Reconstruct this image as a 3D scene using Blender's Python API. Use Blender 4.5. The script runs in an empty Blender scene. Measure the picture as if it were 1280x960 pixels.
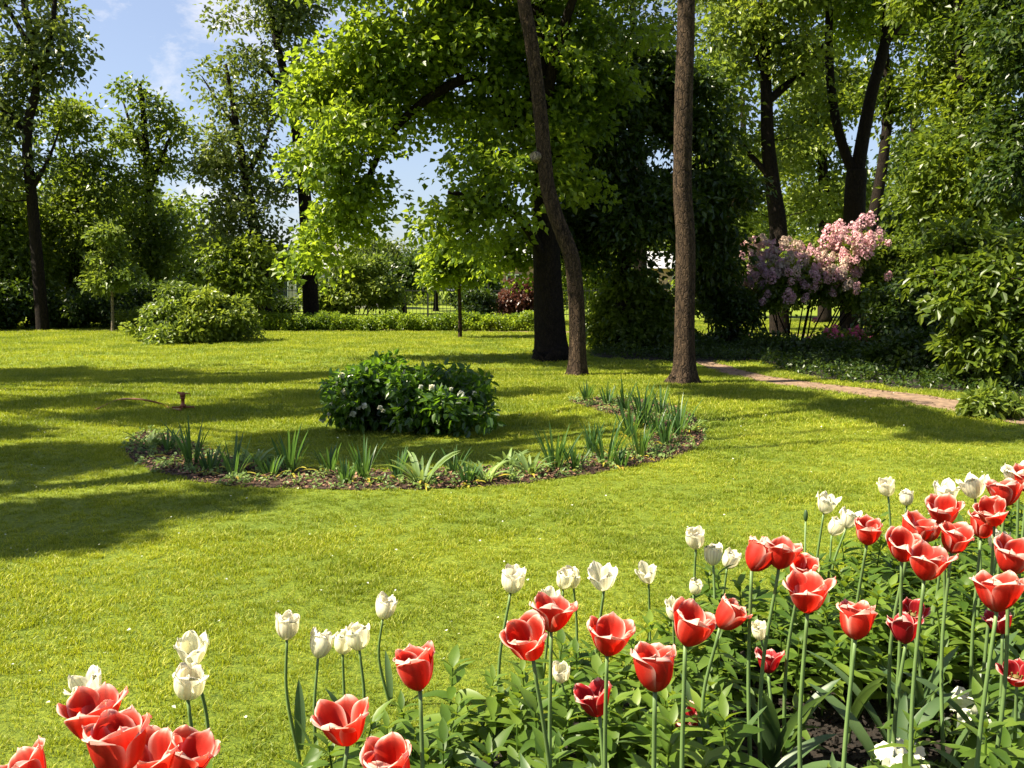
import bpy, math, random
import numpy as np
from mathutils import Vector, Matrix

R = math.radians
rng = np.random.default_rng(7)
random.seed(7)
scn = bpy.context.scene
COL = scn.collection

# ------------------------------------------------------------------ camera
FPX = 1108.0
PITCH = R(6.08)
CAMZ = 1.25
cam_d = bpy.data.cameras.new('camera')
cam = bpy.data.objects.new('camera', cam_d); COL.objects.link(cam)
cam.location = (0, 0, CAMZ); cam.rotation_euler = (R(90) - PITCH, 0, 0)
cam_d.sensor_width = 36; cam_d.lens = 36 * FPX / 1280
cam_d.clip_start = 0.05; cam_d.clip_end = 2000
scn.camera = cam

# ------------------------------------------------------------------ light
SUN_EL = R(50)
_h = np.array([1.0, 0.2]); _h /= np.linalg.norm(_h)          # horizontal direction in which shadows fall
SUN_DIR = np.array([_h[0] * math.cos(SUN_EL), _h[1] * math.cos(SUN_EL), -math.sin(SUN_EL)])
TO_SUN_AZ = math.atan2(-_h[0], -_h[1])
w = bpy.data.worlds.new('World'); scn.world = w; w.use_nodes = True
nt = w.node_tree; nt.nodes.clear()
N = nt.nodes.new; L = nt.links.new
out = N('ShaderNodeOutputWorld'); bg = N('ShaderNodeBackground'); sky = N('ShaderNodeTexSky')
sky.sky_type = 'NISHITA'; sky.sun_disc = False; sky.sun_elevation = SUN_EL; sky.sun_rotation = TO_SUN_AZ
sky.air_density = 1.0; sky.dust_density = 1.5; sky.ozone_density = 2.0
bg.inputs['Strength'].default_value = 0.05
tc = N('ShaderNodeTexCoord')
mp = N('ShaderNodeMapping'); mp.inputs['Scale'].default_value = (1, 1, 1.9)
L(tc.outputs['Generated'], mp.inputs['Vector'])
nz = N('ShaderNodeTexNoise'); nz.inputs['Scale'].default_value = 6.0; nz.inputs['Detail'].default_value = 7; nz.inputs['Roughness'].default_value = 0.62
nz.inputs['Distortion'].default_value = 0.3
L(mp.outputs[0], nz.inputs['Vector'])
cr = N('ShaderNodeValToRGB'); cr.color_ramp.elements[0].position = 0.58; cr.color_ramp.elements[1].position = 0.78
cr.color_ramp.elements[1].color = (0.85, 0.85, 0.85, 1)
dt = N('ShaderNodeVectorMath'); dt.operation = 'DOT_PRODUCT'; L(tc.outputs['Generated'], dt.inputs[0]); _cd = Vector((-.300, .93, .262)).normalized(); dt.inputs[1].default_value = _cd
mr = N('ShaderNodeMapRange'); mr.inputs['From Min'].default_value = 0.986; mr.inputs['From Max'].default_value = 1.0; mr.inputs['To Max'].default_value = 0.08; L(dt.outputs['Value'], mr.inputs['Value'])
ad = N('ShaderNodeMath'); ad.operation = 'ADD'; L(nz.outputs['Fac'], ad.inputs[0]); L(mr.outputs[0], ad.inputs[1])
L(ad.outputs[0], cr.inputs[0])
mxs = N('ShaderNodeMix'); mxs.data_type = 'RGBA'
veil = N('ShaderNodeMix'); veil.data_type = 'RGBA'; veil.inputs[0].default_value = 0.2; L(sky.outputs[0], veil.inputs[6]); veil.inputs[7].default_value = (5.2, 5.4, 7.4, 1)
L(cr.outputs[0], mxs.inputs[0]); L(veil.outputs[2], mxs.inputs[6]); mxs.inputs[7].default_value = (7.5, 7.1, 6.8, 1)
L(mxs.outputs[2], bg.inputs['Color']); L(bg.outputs[0], out.inputs['Surface'])
sd = bpy.data.lights.new('sun', 'SUN'); sd.energy = 5.0; sd.angle = R(0.5); sd.color = (1.0, 0.91, 0.70)
so = bpy.data.objects.new('sun', sd); COL.objects.link(so)
so.rotation_euler = Vector(SUN_DIR).to_track_quat('-Z', 'Y').to_euler(); so.location = (-20, 8, 30)

scn.view_settings.view_transform = 'Standard'
try: scn.view_settings.look = 'None'
except Exception: pass
scn.view_settings.exposure = 1.8; scn.view_settings.gamma = 1.0
scn.view_settings.use_curve_mapping = False
cy = scn.cycles
cy.max_bounces = 7; cy.diffuse_bounces = 3; cy.glossy_bounces = 2; cy.transmission_bounces = 5; cy.transparent_max_bounces = 8
cy.use_denoising = True
try: cy.denoiser = 'OPENIMAGEDENOISE'
except Exception: pass
cy.caustics_reflective = False; cy.caustics_refractive = False
cy.sample_clamp_indirect = 4

# ------------------------------------------------------------------ pixel helpers (pixels of the 1280 x 960 photograph)
def ray(px, py):
    a = (px - 640) / FPX; b = (480 - py) / FPX
    c, s = math.cos(PITCH), math.sin(PITCH)
    return np.array([a, c + b * s, -s + b * c])
def at(px, py, Y):
    d = ray(px, py); t = Y / d[1]
    return np.array([d[0] * t, Y, CAMZ + d[2] * t])
def gnd(px, py, z=0.0):
    d = ray(px, py); t = (z - CAMZ) / d[2]
    return np.array([d[0] * t, d[1] * t, z])

# ------------------------------------------------------------------ object helpers
def tag(o, label=None, cat=None, group=None, kind=None):
    if label: o['label'] = label
    if cat: o['category'] = cat
    if group: o['group'] = group
    if kind: o['kind'] = kind
    return o
def thing(name, loc, label, cat, group=None):
    o = bpy.data.objects.new(name, None); COL.objects.link(o); o.location = loc; o.empty_display_size = 0.1
    return tag(o, label, cat, group)
def mesh_data(name, V, F, mats, smooth=False, attrs=None, mat_idx=None):
    """V (N,3); F list of int arrays (M,k)"""
    if isinstance(F, np.ndarray): F = [F]
    F = [np.asarray(f, dtype=np.int32) for f in F if len(f)]
    me = bpy.data.meshes.new(name)
    V = np.ascontiguousarray(V, dtype=np.float32)
    me.vertices.add(len(V)); me.vertices.foreach_set('co', V.ravel())
    loops = np.concatenate([f.ravel() for f in F]); sizes = np.concatenate([np.full(len(f), f.shape[1], np.int32) for f in F])
    me.loops.add(len(loops)); me.loops.foreach_set('vertex_index', loops)
    me.polygons.add(len(sizes)); st = np.concatenate([[0], np.cumsum(sizes)[:-1]]).astype(np.int32)
    me.polygons.foreach_set('loop_start', st)
    if not isinstance(mats, (list, tuple)): mats = [mats]
    for m in mats: me.materials.append(m)
    if mat_idx is not None: me.polygons.foreach_set('material_index', np.asarray(mat_idx, np.int32))
    me.polygons.foreach_set('use_smooth', np.full(len(sizes), bool(smooth)))
    if attrs:
        for k, a in attrs.items():
            at_ = me.attributes.new(k, 'FLOAT', 'POINT'); at_.data.foreach_set('value', np.asarray(a, np.float32))
    me.update(calc_edges=True)
    return me
def link(name, me, parent=None):
    o = bpy.data.objects.new(name, me); COL.objects.link(o)
    if parent: o.parent = parent
    return o
def mobj(name, V, F, mats, parent=None, base=None, **k):
    if base is not None: V = np.asarray(V) - np.asarray(base)[None, :]
    return link(name, mesh_data(name, V, F, mats, **k), parent)

class Geo:
    def __init__(s): s.V = []; s.F = {}; s.n = 0
    def add(s, V, F):
        V = np.asarray(V, float)
        if not isinstance(F, list): F = [F]
        for f in F:
            f = np.asarray(f)
            if len(f): s.F.setdefault(f.shape[1], []).append(f + s.n)
        s.V.append(V); s.n += len(V)
    def get(s): return np.concatenate(s.V), [np.concatenate(v) for v in s.F.values()]
    def obj(s, name, mats, parent=None, base=None, **k):
        V, F = s.get(); return mobj(name, V, F, mats, parent, base, **k)

def tube(P, rad, sides=8, cap=True):
    P = np.asarray(P, float); n = len(P); rad = np.broadcast_to(np.asarray(rad, float), (n,))
    T = np.gradient(P, axis=0); T /= np.linalg.norm(T, axis=1)[:, None] + 1e-9
    u = np.cross(T[0], [0.3, 1, 0.1]); u /= np.linalg.norm(u) + 1e-9
    V = []
    an = np.linspace(0, 2 * math.pi, sides, endpoint=False)
    for i in range(n):
        u = u - T[i] * np.dot(u, T[i]); u /= np.linalg.norm(u) + 1e-9
        v = np.cross(T[i], u)
        V.append(P[i] + rad[i] * (np.cos(an)[:, None] * u + np.sin(an)[:, None] * v))
    V = np.concatenate(V)
    j = np.arange(sides); jn = (j + 1) % sides
    F = np.concatenate([np.stack([i * sides + j, i * sides + jn, (i + 1) * sides + jn, (i + 1) * sides + j], 1) for i in range(n - 1)])
    Fl = [F]
    if cap:
        Fl.append(np.array([[(n - 1) * sides + k for k in range(sides)]]))
        Fl.append(np.array([[k for k in range(sides)][::-1]]))
    return V, Fl
def boxg(c, s, rz=0.0):
    c = np.asarray(c, float); s = np.asarray(s, float) / 2
    q = np.array([[x, y, z] for x in (-1, 1) for y in (-1, 1) for z in (-1, 1)]) * s
    cr_, sr_ = math.cos(rz), math.sin(rz)
    q = np.stack([q[:, 0] * cr_ - q[:, 1] * sr_, q[:, 0] * sr_ + q[:, 1] * cr_, q[:, 2]], 1) + c
    F = np.array([[0, 1, 3, 2], [4, 6, 7, 5], [0, 4, 5, 1], [2, 3, 7, 6], [0, 2, 6, 4], [1, 5, 7, 3]])
    return q, F
def lathe(prof, sides=16, c=(0, 0, 0)):
    prof = np.asarray(prof, float); an = np.linspace(0, 2 * math.pi, sides, endpoint=False)
    V = np.concatenate([np.stack([r * np.cos(an), r * np.sin(an), np.full(sides, z)], 1) for r, z in prof]) + np.asarray(c)
    j = np.arange(sides); jn = (j + 1) % sides
    F = np.concatenate([np.stack([i * sides + j, i * sides + jn, (i + 1) * sides + jn, (i + 1) * sides + j], 1) for i in range(len(prof) - 1)])
    return V, F
def catmull(P, n):
    P = np.asarray(P, float)
    Q = np.vstack([2 * P[0] - P[1], P, 2 * P[-1] - P[-2]]); o = []
    for i in range(1, len(Q) - 2):
        for t in np.linspace(0, 1, n, endpoint=False):
            a, b, c, d = Q[i - 1], Q[i], Q[i + 1], Q[i + 2]
            o.append(0.5 * ((2 * b) + (-a + c) * t + (2 * a - 5 * b + 4 * c - d) * t * t + (-a + 3 * b - 3 * c + d) * t ** 3))
    o.append(P[-1]); return np.array(o)
def unit(v): return v / (np.linalg.norm(v, axis=-1, keepdims=True) + 1e-9)
def inpoly(x, y, poly):
    poly = np.asarray(poly)[:, :2]; ins = np.zeros(len(x), bool); j = len(poly) - 1
    for i in range(len(poly)):
        xi, yi = poly[i]; xj, yj = poly[j]
        c = ((yi > y) != (yj > y)) & (x < (xj - xi) * (y - yi) / (yj - yi + 1e-12) + xi)
        ins ^= c; j = i
    return ins

# ------------------------------------------------------------------ materials
def newmat(name):
    m = bpy.data.materials.new(name); m.use_nodes = True; m.node_tree.nodes.clear(); return m, m.node_tree
def ramp(t, fac, cols, pos=None):
    r = t.nodes.new('ShaderNodeValToRGB'); e = r.color_ramp.elements
    while len(e) < len(cols): e.new(0.5)
    for i, c in enumerate(cols):
        e[i].position = (pos[i] if pos else i / (len(cols) - 1)); e[i].color = (*c, 1)
    t.links.new(fac, r.inputs[0]); return r.outputs[0]
def mixc(t, f, a, b, mode='MIX'):
    m = t.nodes.new('ShaderNodeMix'); m.data_type = 'RGBA'; m.blend_type = mode
    if isinstance(f, (int, float)): m.inputs[0].default_value = f
    else: t.links.new(f, m.inputs[0])
    for s, v in ((6, a), (7, b)):
        if isinstance(v, tuple): m.inputs[s].default_value = (*v, 1)
        else: t.links.new(v, m.inputs[s])
    return m.outputs[2]
def noise(t, scale, detail=4, vec=None, rough=0.55, sc=None):
    n = t.nodes.new('ShaderNodeTexNoise'); n.inputs['Scale'].default_value = scale; n.inputs['Detail'].default_value = detail; n.inputs['Roughness'].default_value = rough
    if vec is None:
        g = t.nodes.new('ShaderNodeNewGeometry'); vec = g.outputs['Position']
    if sc:
        m = t.nodes.new('ShaderNodeMapping'); m.inputs['Scale'].default_value = sc; t.links.new(vec, m.inputs['Vector']); vec = m.outputs[0]
    t.links.new(vec, n.inputs['Vector']); return n.outputs['Fac']
def leafmat(name, cols, trans=(0.22, 0.36, 0.03), tf=0.42, gloss=0.35, rough=0.38, perinst=False, nscale=0.6):
    """leaf: diffuse + light through the blade + waxy gloss; colour differs leaf by leaf and bough by bough"""
    m, t = newmat(name)
    g = t.nodes.new('ShaderNodeNewGeometry')
    if perinst:
        oi = t.nodes.new('ShaderNodeObjectInfo'); rnd = oi.outputs['Random']
        ma = t.nodes.new('ShaderNodeMath'); ma.operation = 'ADD'; t.links.new(rnd, ma.inputs[0]); t.links.new(g.outputs['Random Per Island'], ma.inputs[1])
        mb = t.nodes.new('ShaderNodeMath'); mb.operation = 'FRACT'; t.links.new(ma.outputs[0], mb.inputs[0]); rnd = mb.outputs[0]
    else: rnd = g.outputs['Random Per Island']
    c = ramp(t, rnd, cols)
    n = noise(t, nscale, 3)
    n2 = ramp(t, n, [(0.62, 0.7, 0.66), (1.3, 1.22, 1.0)], [0.33, 0.68])
    c = mixc(t, 1.0, c, n2, 'MULTIPLY')
    tr = mixc(t, 1.0, n2, trans, 'MULTIPLY')
    d = t.nodes.new('ShaderNodeBsdfPrincipled'); t.links.new(c, d.inputs['Base Color']); d.inputs['Roughness'].default_value = rough
    d.inputs['Specular IOR Level'].default_value = gloss
    tb = t.nodes.new('ShaderNodeBsdfTranslucent'); t.links.new(tr, tb.inputs['Color'])
    mx = t.nodes.new('ShaderNodeMixShader'); mx.inputs[0].default_value = tf
    t.links.new(d.outputs[0], mx.inputs[1]); t.links.new(tb.outputs[0], mx.inputs[2])
    o = t.nodes.new('ShaderNodeOutputMaterial'); t.links.new(mx.outputs[0], o.inputs['Surface'])
    return m
def simple(name, col, rough=0.7, metal=0.0, var=0.0, scale=8, bump=0.0, bscale=30, sc=None, spec=0.4):
    m, t = newmat(name)
    p = t.nodes.new('ShaderNodeBsdfPrincipled'); p.inputs['Roughness'].default_value = rough; p.inputs['Metallic'].default_value = metal
    p.inputs['Specular IOR Level'].default_value = spec
    n = noise(t, scale, 5, sc=sc)
    c = ramp(t, n, [tuple(x * (1 - var) for x in col), tuple(min(1, x * (1 + var)) for x in col)], [0.3, 0.7])
    t.links.new(c, p.inputs['Base Color'])
    if bump:
        b = t.nodes.new('ShaderNodeBump'); b.inputs['Strength'].default_value = 1.0; b.inputs['Distance'].default_value = bump
        t.links.new(noise(t, bscale, 6, sc=sc), b.inputs['Height']); t.links.new(b.outputs[0], p.inputs['Normal'])
    o = t.nodes.new('ShaderNodeOutputMaterial'); t.links.new(p.outputs[0], o.inputs['Surface'])
    return m
def barkmat(name, c1, c2, scale=22, bump=0.02):
    m, t = newmat(name)
    p = t.nodes.new('ShaderNodeBsdfPrincipled'); p.inputs['Roughness'].default_value = 0.9; p.inputs['Specular IOR Level'].default_value = 0.15
    n = noise(t, scale, 7, sc=(1, 1, 0.4), rough=0.72)
    big = noise(t, 1.7, 4)
    c = ramp(t, n, [c1, c2], [0.36, 0.66])
    gg = t.nodes.new('ShaderNodeNewGeometry'); mq = t.nodes.new('ShaderNodeMapping'); mq.inputs['Scale'].default_value = (1, 1, .28)
    vo = t.nodes.new('ShaderNodeTexVoronoi'); vo.feature = 'DISTANCE_TO_EDGE'; vo.inputs['Scale'].default_value = scale * 1.1
    wv_ = t.nodes.new('ShaderNodeTexNoise'); wv_.inputs['Scale'].default_value = 9; t.links.new(gg.outputs['Position'], wv_.inputs['Vector'])
    vm = t.nodes.new('ShaderNodeVectorMath'); vm.operation = 'MULTIPLY_ADD'; t.links.new(wv_.outputs['Color'], vm.inputs[0]); vm.inputs[1].default_value = (.1, .1, .1); t.links.new(gg.outputs['Position'], vm.inputs[2])
    t.links.new(vm.outputs[0], mq.inputs['Vector']); t.links.new(mq.outputs[0], vo.inputs['Vector'])
    crack = ramp(t, vo.outputs['Distance'], [(0.3, 0.3, 0.3), (1, 1, 1)], [0.0, 0.14])
    c = mixc(t, 1.0, c, crack, 'MULTIPLY')
    c = mixc(t, ramp(t, big, [(0, 0, 0), (0.55, 0.55, 0.55)], [0.45, 0.7]), c, tuple(x * 0.55 for x in c2))
    fine = noise(t, 90, 3)
    c = mixc(t, 1.0, c, ramp(t, fine, [(0.5, 0.5, 0.5), (1.3, 1.3, 1.3)], [0.35, 0.65]), 'MULTIPLY')
    t.links.new(c, p.inputs['Base Color'])
    b = t.nodes.new('ShaderNodeBump'); b.inputs['Distance'].default_value = bump
    t.links.new(mixc(t, 0.5, n, crack), b.inputs['Height']); t.links.new(b.outputs[0], p.inputs['Normal'])
    o = t.nodes.new('ShaderNodeOutputMaterial'); t.links.new(p.outputs[0], o.inputs['Surface'])
    return m

M = {}
M['bark'] = barkmat('bark', (0.016, 0.010, 0.007), (0.095, 0.062, 0.038))
M['bark_dark'] = barkmat('bark_dark', (0.006, 0.004, 0.003), (0.028, 0.019, 0.013))
M['bark_light'] = barkmat('bark_light', (0.11, 0.085, 0.06), (0.34, 0.28, 0.2))
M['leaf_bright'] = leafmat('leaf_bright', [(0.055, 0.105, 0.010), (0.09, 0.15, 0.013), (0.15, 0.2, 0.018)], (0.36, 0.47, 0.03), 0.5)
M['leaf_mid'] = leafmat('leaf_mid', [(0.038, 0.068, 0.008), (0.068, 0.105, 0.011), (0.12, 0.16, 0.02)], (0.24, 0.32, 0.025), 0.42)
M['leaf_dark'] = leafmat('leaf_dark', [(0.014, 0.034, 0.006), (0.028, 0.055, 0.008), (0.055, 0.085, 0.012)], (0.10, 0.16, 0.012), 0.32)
M['leaf_grey'] = leafmat('leaf_grey', [(0.05, 0.074, 0.018), (0.085, 0.115, 0.026), (0.13, 0.16, 0.045)], (0.22, 0.28, 0.04), 0.38)
M['leaf_pale'] = leafmat('leaf_pale', [(0.07, 0.112, 0.018), (0.11, 0.155, 0.024), (0.17, 0.215, 0.04)], (0.30, 0.38, 0.04), 0.42)
M['leaf_red'] = leafmat('leaf_red', [(0.05, 0.016, 0.014), (0.09, 0.035, 0.025), (0.12, 0.06, 0.04)], (0.2, 0.06, 0.04), 0.3)
M['leaf_glossy'] = leafmat('leaf_glossy', [(0.014, 0.04, 0.007), (0.035, 0.08, 0.010), (0.075, 0.14, 0.015)], (0.2, 0.38, 0.02), 0.36, 0.55, 0.32, nscale=3)
M['leaf_border'] = leafmat('leaf_border', [(0.045, 0.09, 0.012), (0.075, 0.13, 0.018), (0.12, 0.18, 0.03)], (0.27, 0.38, 0.03), 0.36, 0.35, 0.45, nscale=4)
M['leaf_tulip'] = leafmat('leaf_tulip', [(0.045, 0.09, 0.035), (0.08, 0.13, 0.055)], (0.16, 0.26, 0.06), 0.3, 0.4, 0.42, nscale=5)
M['leaf_daffodil'] = leafmat('leaf_daffodil', [(0.03, 0.08, 0.025), (0.06, 0.13, 0.035)], (0.16, 0.3, 0.05), 0.35, 0.4, 0.4, nscale=5)
M['leaf_pale_strap'] = leafmat('leaf_pale_strap', [(0.12, 0.19, 0.06), (0.2, 0.28, 0.1)], (0.3, 0.42, 0.1), 0.35, 0.3, 0.5, nscale=5)
M['leaf_yellow'] = leafmat('leaf_yellow', [(0.3, 0.27, 0.04), (0.42, 0.36, 0.05), (0.25, 0.15, 0.04)], (0.4, 0.36, 0.05), 0.35, 0.2, 0.6, nscale=5)
M['stem'] = simple('stem_green', (0.10, 0.16, 0.05), 0.5, var=0.2)
M['grass_blade'] = leafmat('grass_blade', [(0.085, 0.135, 0.008), (0.165, 0.215, 0.012), (0.255, 0.29, 0.018), (0.42, 0.41, 0.09)], (0.39, 0.45, 0.022), 0.34, 0.3, 0.5, perinst=True, nscale=0.9)
M['lilac'] = leafmat('lilac_flower', [(0.42, 0.2, 0.32), (0.58, 0.34, 0.44), (0.72, 0.52, 0.58)], (0.6, 0.38, 0.46), 0.35, 0.2, 0.7)
M['lilac_pale'] = leafmat('lilac_flower_pale', [(0.45, 0.32, 0.32), (0.6, 0.48, 0.44)], (0.5, 0.4, 0.36), 0.35, 0.2, 0.7)
M['azalea'] = leafmat('azalea_flower', [(0.35, 0.04, 0.14), (0.5, 0.12, 0.28), (0.55, 0.3, 0.4)], (0.5, 0.1, 0.2), 0.35, 0.2, 0.6)
M['white_petal_small'] = leafmat('white_petal_small', [(0.7, 0.7, 0.66), (0.82, 0.82, 0.78)], (0.6, 0.6, 0.5), 0.3, 0.2, 0.6, nscale=10)
M['brass'] = simple('painted_orange_metal', (0.2, 0.06, 0.025), 0.45, 0.3, var=0.25, scale=40)
M['hose'] = simple('orange_hose', (0.22, 0.09, 0.03), 0.5, var=0.15)
M['iron'] = simple('painted_iron', (0.05, 0.055, 0.05), 0.5, 0.6, var=0.3)
M['plaster'] = simple('pale_plaster', (0.5, 0.46, 0.4), 0.85, var=0.08, scale=1.2, bump=0.004)
M['plaster_pink'] = simple('pink_plaster', (0.42, 0.27, 0.2), 0.85, var=0.08, scale=1.2, bump=0.004)
M['roof'] = simple('sheet_roof', (0.42, 0.42, 0.42), 0.5, 0.2, var=0.12, scale=2, sc=(6, 0.3, 1))
M['glass'] = simple('window_glass', (0.03, 0.04, 0.05), 0.08, spec=0.8)
M['frame'] = simple('white_paint', (0.75, 0.75, 0.72), 0.5, var=0.05)
M['stake'] = simple('stake_wood', (0.25, 0.18, 0.11), 0.8, var=0.25, scale=30)

def petalmat(name, inner, mid, edge, tr, pos):
    m, t = newmat(name)
    a = t.nodes.new('ShaderNodeAttribute'); a.attribute_name = 'edge'
    n = noise(t, 60, 4)
    s = t.nodes.new('ShaderNodeMath'); s.operation = 'MULTIPLY_ADD'; t.links.new(n, s.inputs[0]); s.inputs[1].default_value = 0.22
    t.links.new(a.outputs['Fac'], s.inputs[2])
    c = ramp(t, s.outputs[0], [inner, mid, edge], pos)
    oi = t.nodes.new('ShaderNodeObjectInfo')
    c = mixc(t, 1.0, c, ramp(t, oi.outputs['Random'], [(0.82, 0.8, 0.82), (1.08, 1.1, 1.05)]), 'MULTIPLY')
    st = t.nodes.new('ShaderNodeAttribute'); st.attribute_name = 'streak'
    c = mixc(t, 1.0, c, ramp(t, st.outputs['Fac'], [(0.78, 0.72, 0.72), (1.08, 1.08, 1.08)]), 'MULTIPLY')
    d = t.nodes.new('ShaderNodeBsdfPrincipled'); t.links.new(c, d.inputs['Base Color']); d.inputs['Roughness'].default_value = 0.6
    d.inputs['Specular IOR Level'].default_value = 0.35
    tb = t.nodes.new('ShaderNodeBsdfTranslucent')
    t.links.new(mixc(t, 1.0, c, tr, 'MULTIPLY'), tb.inputs['Color'])
    mx = t.nodes.new('ShaderNodeMixShader'); mx.inputs[0].default_value = 0.5
    t.links.new(d.outputs[0], mx.inputs[1]); t.links.new(tb.outputs[0], mx.inputs[2])
    o = t.nodes.new('ShaderNodeOutputMaterial'); t.links.new(mx.outputs[0], o.inputs['Surface'])
    return m
M['petal_red'] = petalmat('petal_red', (0.54, 0.022, 0.010), (0.62, 0.11, 0.075), (0.88, 0.64, 0.57), (1.35, 0.9, 0.8), [0.18, 0.56, 0.98])
M['petal_crimson'] = petalmat('petal_crimson', (0.36, 0.008, 0.014), (0.5, 0.03, 0.04), (0.85, 0.55, 0.52), (1.3, 0.9, 0.8), [0.3, 0.75, 0.99])
M['petal_white'] = petalmat('petal_white', (0.86, 0.82, 0.56), (0.94, 0.92, 0.76), (0.95, 0.94, 0.84), (1.0, 1.0, 0.9), [0.0, 0.4, 1.0])

def groundmat():
    m, t = newmat('lawn_turf')
    p = t.nodes.new('ShaderNodeBsdfPrincipled'); p.inputs['Roughness'].default_value = 0.85; p.inputs['Specular IOR Level'].default_value = 0.2
    a = ramp(t, noise(t, 55, 6, rough=0.7, sc=(1, 1, 1)), [(0.045, 0.075, 0.008), (0.14, 0.185, 0.014), (0.26, 0.28, 0.04)], [0.32, 0.52, 0.7])
    b = ramp(t, noise(t, 0.45, 5), [(0.8, 0.88, 0.8), (1.18, 1.12, 1.0)], [0.35, 0.65])
    c = mixc(t, 1.0, a, b, 'MULTIPLY')
    c = mixc(t, 1.0, c, ramp(t, noise(t, 5, 5), [(0.85, 0.88, 0.85), (1.12, 1.1, 1.05)], [0.35, 0.65]), 'MULTIPLY')
    t.links.new(c, p.inputs['Base Color'])
    bm = t.nodes.new('ShaderNodeBump'); bm.inputs['Distance'].default_value = 0.02
    t.links.new(noise(t, 70, 6, rough=0.7), bm.inputs['Height']); t.links.new(bm.outputs[0], p.inputs['Normal'])
    o = t.nodes.new('ShaderNodeOutputMaterial'); t.links.new(p.outputs[0], o.inputs['Surface'])
    return m
M['lawn'] = groundmat()
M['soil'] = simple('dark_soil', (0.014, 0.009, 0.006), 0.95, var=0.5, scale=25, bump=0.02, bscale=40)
M['mulch'] = simple('bark_mulch', (0.04, 0.019, 0.010), 0.9, var=0.6, scale=35, bump=0.02, bscale=60)
M['sand'] = simple('sandy_path', (0.19, 0.125, 0.08), 0.95, var=0.4, scale=9, bump=0.01, bscale=90)
mm, t = newmat('bark_chip')
g_ = t.nodes.new('ShaderNodeNewGeometry'); p_ = t.nodes.new('ShaderNodeBsdfPrincipled'); p_.inputs['Roughness'].default_value = 0.8
t.links.new(ramp(t, g_.outputs['Random Per Island'], [(0.02, 0.009, 0.005), (0.055, 0.024, 0.012), (0.11, 0.048, 0.024), (0.26, 0.14, 0.08)]), p_.inputs['Base Color'])
o_ = t.nodes.new('ShaderNodeOutputMaterial'); t.links.new(p_.outputs[0], o_.inputs['Surface']); M['chip'] = mm

# ------------------------------------------------------------------ leaves
def leaves(C, D, Nn, Ls, Ws, fine=False, fold=0.12, droop=0.15):
    """one folded blade per row: C base, D along, Nn up"""
    D = unit(D); S = unit(np.cross(D, Nn)); Nn = np.cross(S, D); n = len(C)
    Ls = np.broadcast_to(Ls, (n,))[:, None]; Ws = np.broadcast_to(Ws, (n,))[:, None]
    if not fine:
        a = C; b = C + D * Ls * .45 + S * Ws * .5 + Nn * Ws * fold; c = C + D * Ls - Nn * Ls * droop; d = C + D * Ls * .45 - S * Ws * .5 + Nn * Ws * fold
        V = np.stack([a, b, c, d], 1).reshape(-1, 3)
        return V, np.arange(n * 4).reshape(n, 4)
    a = C; m = C + D * Ls * .5; tip = C + D * Ls - Nn * Ls * droop
    b1 = C + D * Ls * .28 + S * Ws * .46 + Nn * Ws * fold; b2 = C + D * Ls * .68 + S * Ws * .36 + Nn * (Ws * fold - Ls * droop * .4)
    d1 = C + D * Ls * .28 - S * Ws * .46 + Nn * Ws * fold; d2 = C + D * Ls * .68 - S * Ws * .36 + Nn * (Ws * fold - Ls * droop * .4)
    V = np.stack([a, b1, b2, tip, d2, d1], 1).reshape(-1, 3)
    i = np.arange(n)[:, None] * 6
    return V, np.concatenate([i + np.array([[0, 1, 2, 3]]), i + np.array([[0, 3, 4, 5]])])
def sprays(cent, rad, per, lsize, flat=0.55, fine=False, wr=0.62, updown=0.6, out_c=None):
    """clumps of leaves; every clump is a slightly drooping plate of leaves"""
    k = len(cent); reps = np.maximum(6, (per * (rad / rad.mean()) ** 2).astype(int)); idx = np.repeat(np.arange(k), reps); n = len(idx)
    q = unit(rng.normal(size=(n, 3))) * (rng.random(n) ** 0.45)[:, None]
    til = unit(rng.normal(size=(k, 3)) * 0.33 + np.array([0, 0, 1]))
    if out_c is not None: til = unit(til + 0.35 * unit(cent - out_c))
    q = q - til[idx] * (np.sum(q * til[idx], 1) * (1 - flat))[:, None]
    P = cent[idx] + q * rad[idx][:, None]
    P[:, 2] -= 0.25 * rad[idx] * (np.linalg.norm(q, axis=1) ** 2)
    D = unit(q + rng.normal(size=(n, 3)) * 0.55 + np.array([0, 0, -0.25]))
    Nn = unit(til[idx] * updown + rng.normal(size=(n, 3)) * 0.5 + np.array([0, 0, 0.25]))
    s = lsize * rng.uniform(0.65, 1.25, n)
    return leaves(P, D, Nn, s, s * wr, fine)

# ------------------------------------------------------------------ trees
def grow(limbs, cent, step=0.5, up=0.35):
    """join every clump centre to the nearest lower bough; returns nodes, parents, ids of clump tips"""
    pos = []; par = []
    for lb in limbs:
        st = len(pos)
        for i, p in enumerate(lb): pos.append(p); par.append(st + i - 1 if i else -1)
    nmain = len(pos)
    A = np.array(pos)
    d0 = np.array([np.min(np.linalg.norm(A - c, axis=1)) for c in cent])
    cap = nmain + len(cent) * 8; buf = np.zeros((cap, 3)); buf[:nmain] = A; n = nmain
    tips = []
    for ci in np.argsort(d0):
        c = cent[ci]; X = buf[:n]; dv = c - X; ds = np.linalg.norm(dv, axis=1)
        cost = ds + up * np.maximum(0, -dv[:, 2]) * 2.5
        j = int(np.argmin(cost)); a = X[j].copy(); dist = ds[j]; k = int(min(7, max(2, dist / step)))
        prev = j; bend = rng.normal(size=3) * dist * 0.07; bend[2] -= dist * 0.07
        for i in range(1, k + 1):
            tt = i / k; p = a + (c - a) * tt + bend * math.sin(math.pi * tt) + (rng.normal(size=3) * dist * 0.025 if i < k else 0)
            buf[n] = p; par.append(prev); prev = n; n += 1
        tips.append(prev)
    return buf[:n], np.array(par), tips, nmain
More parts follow.
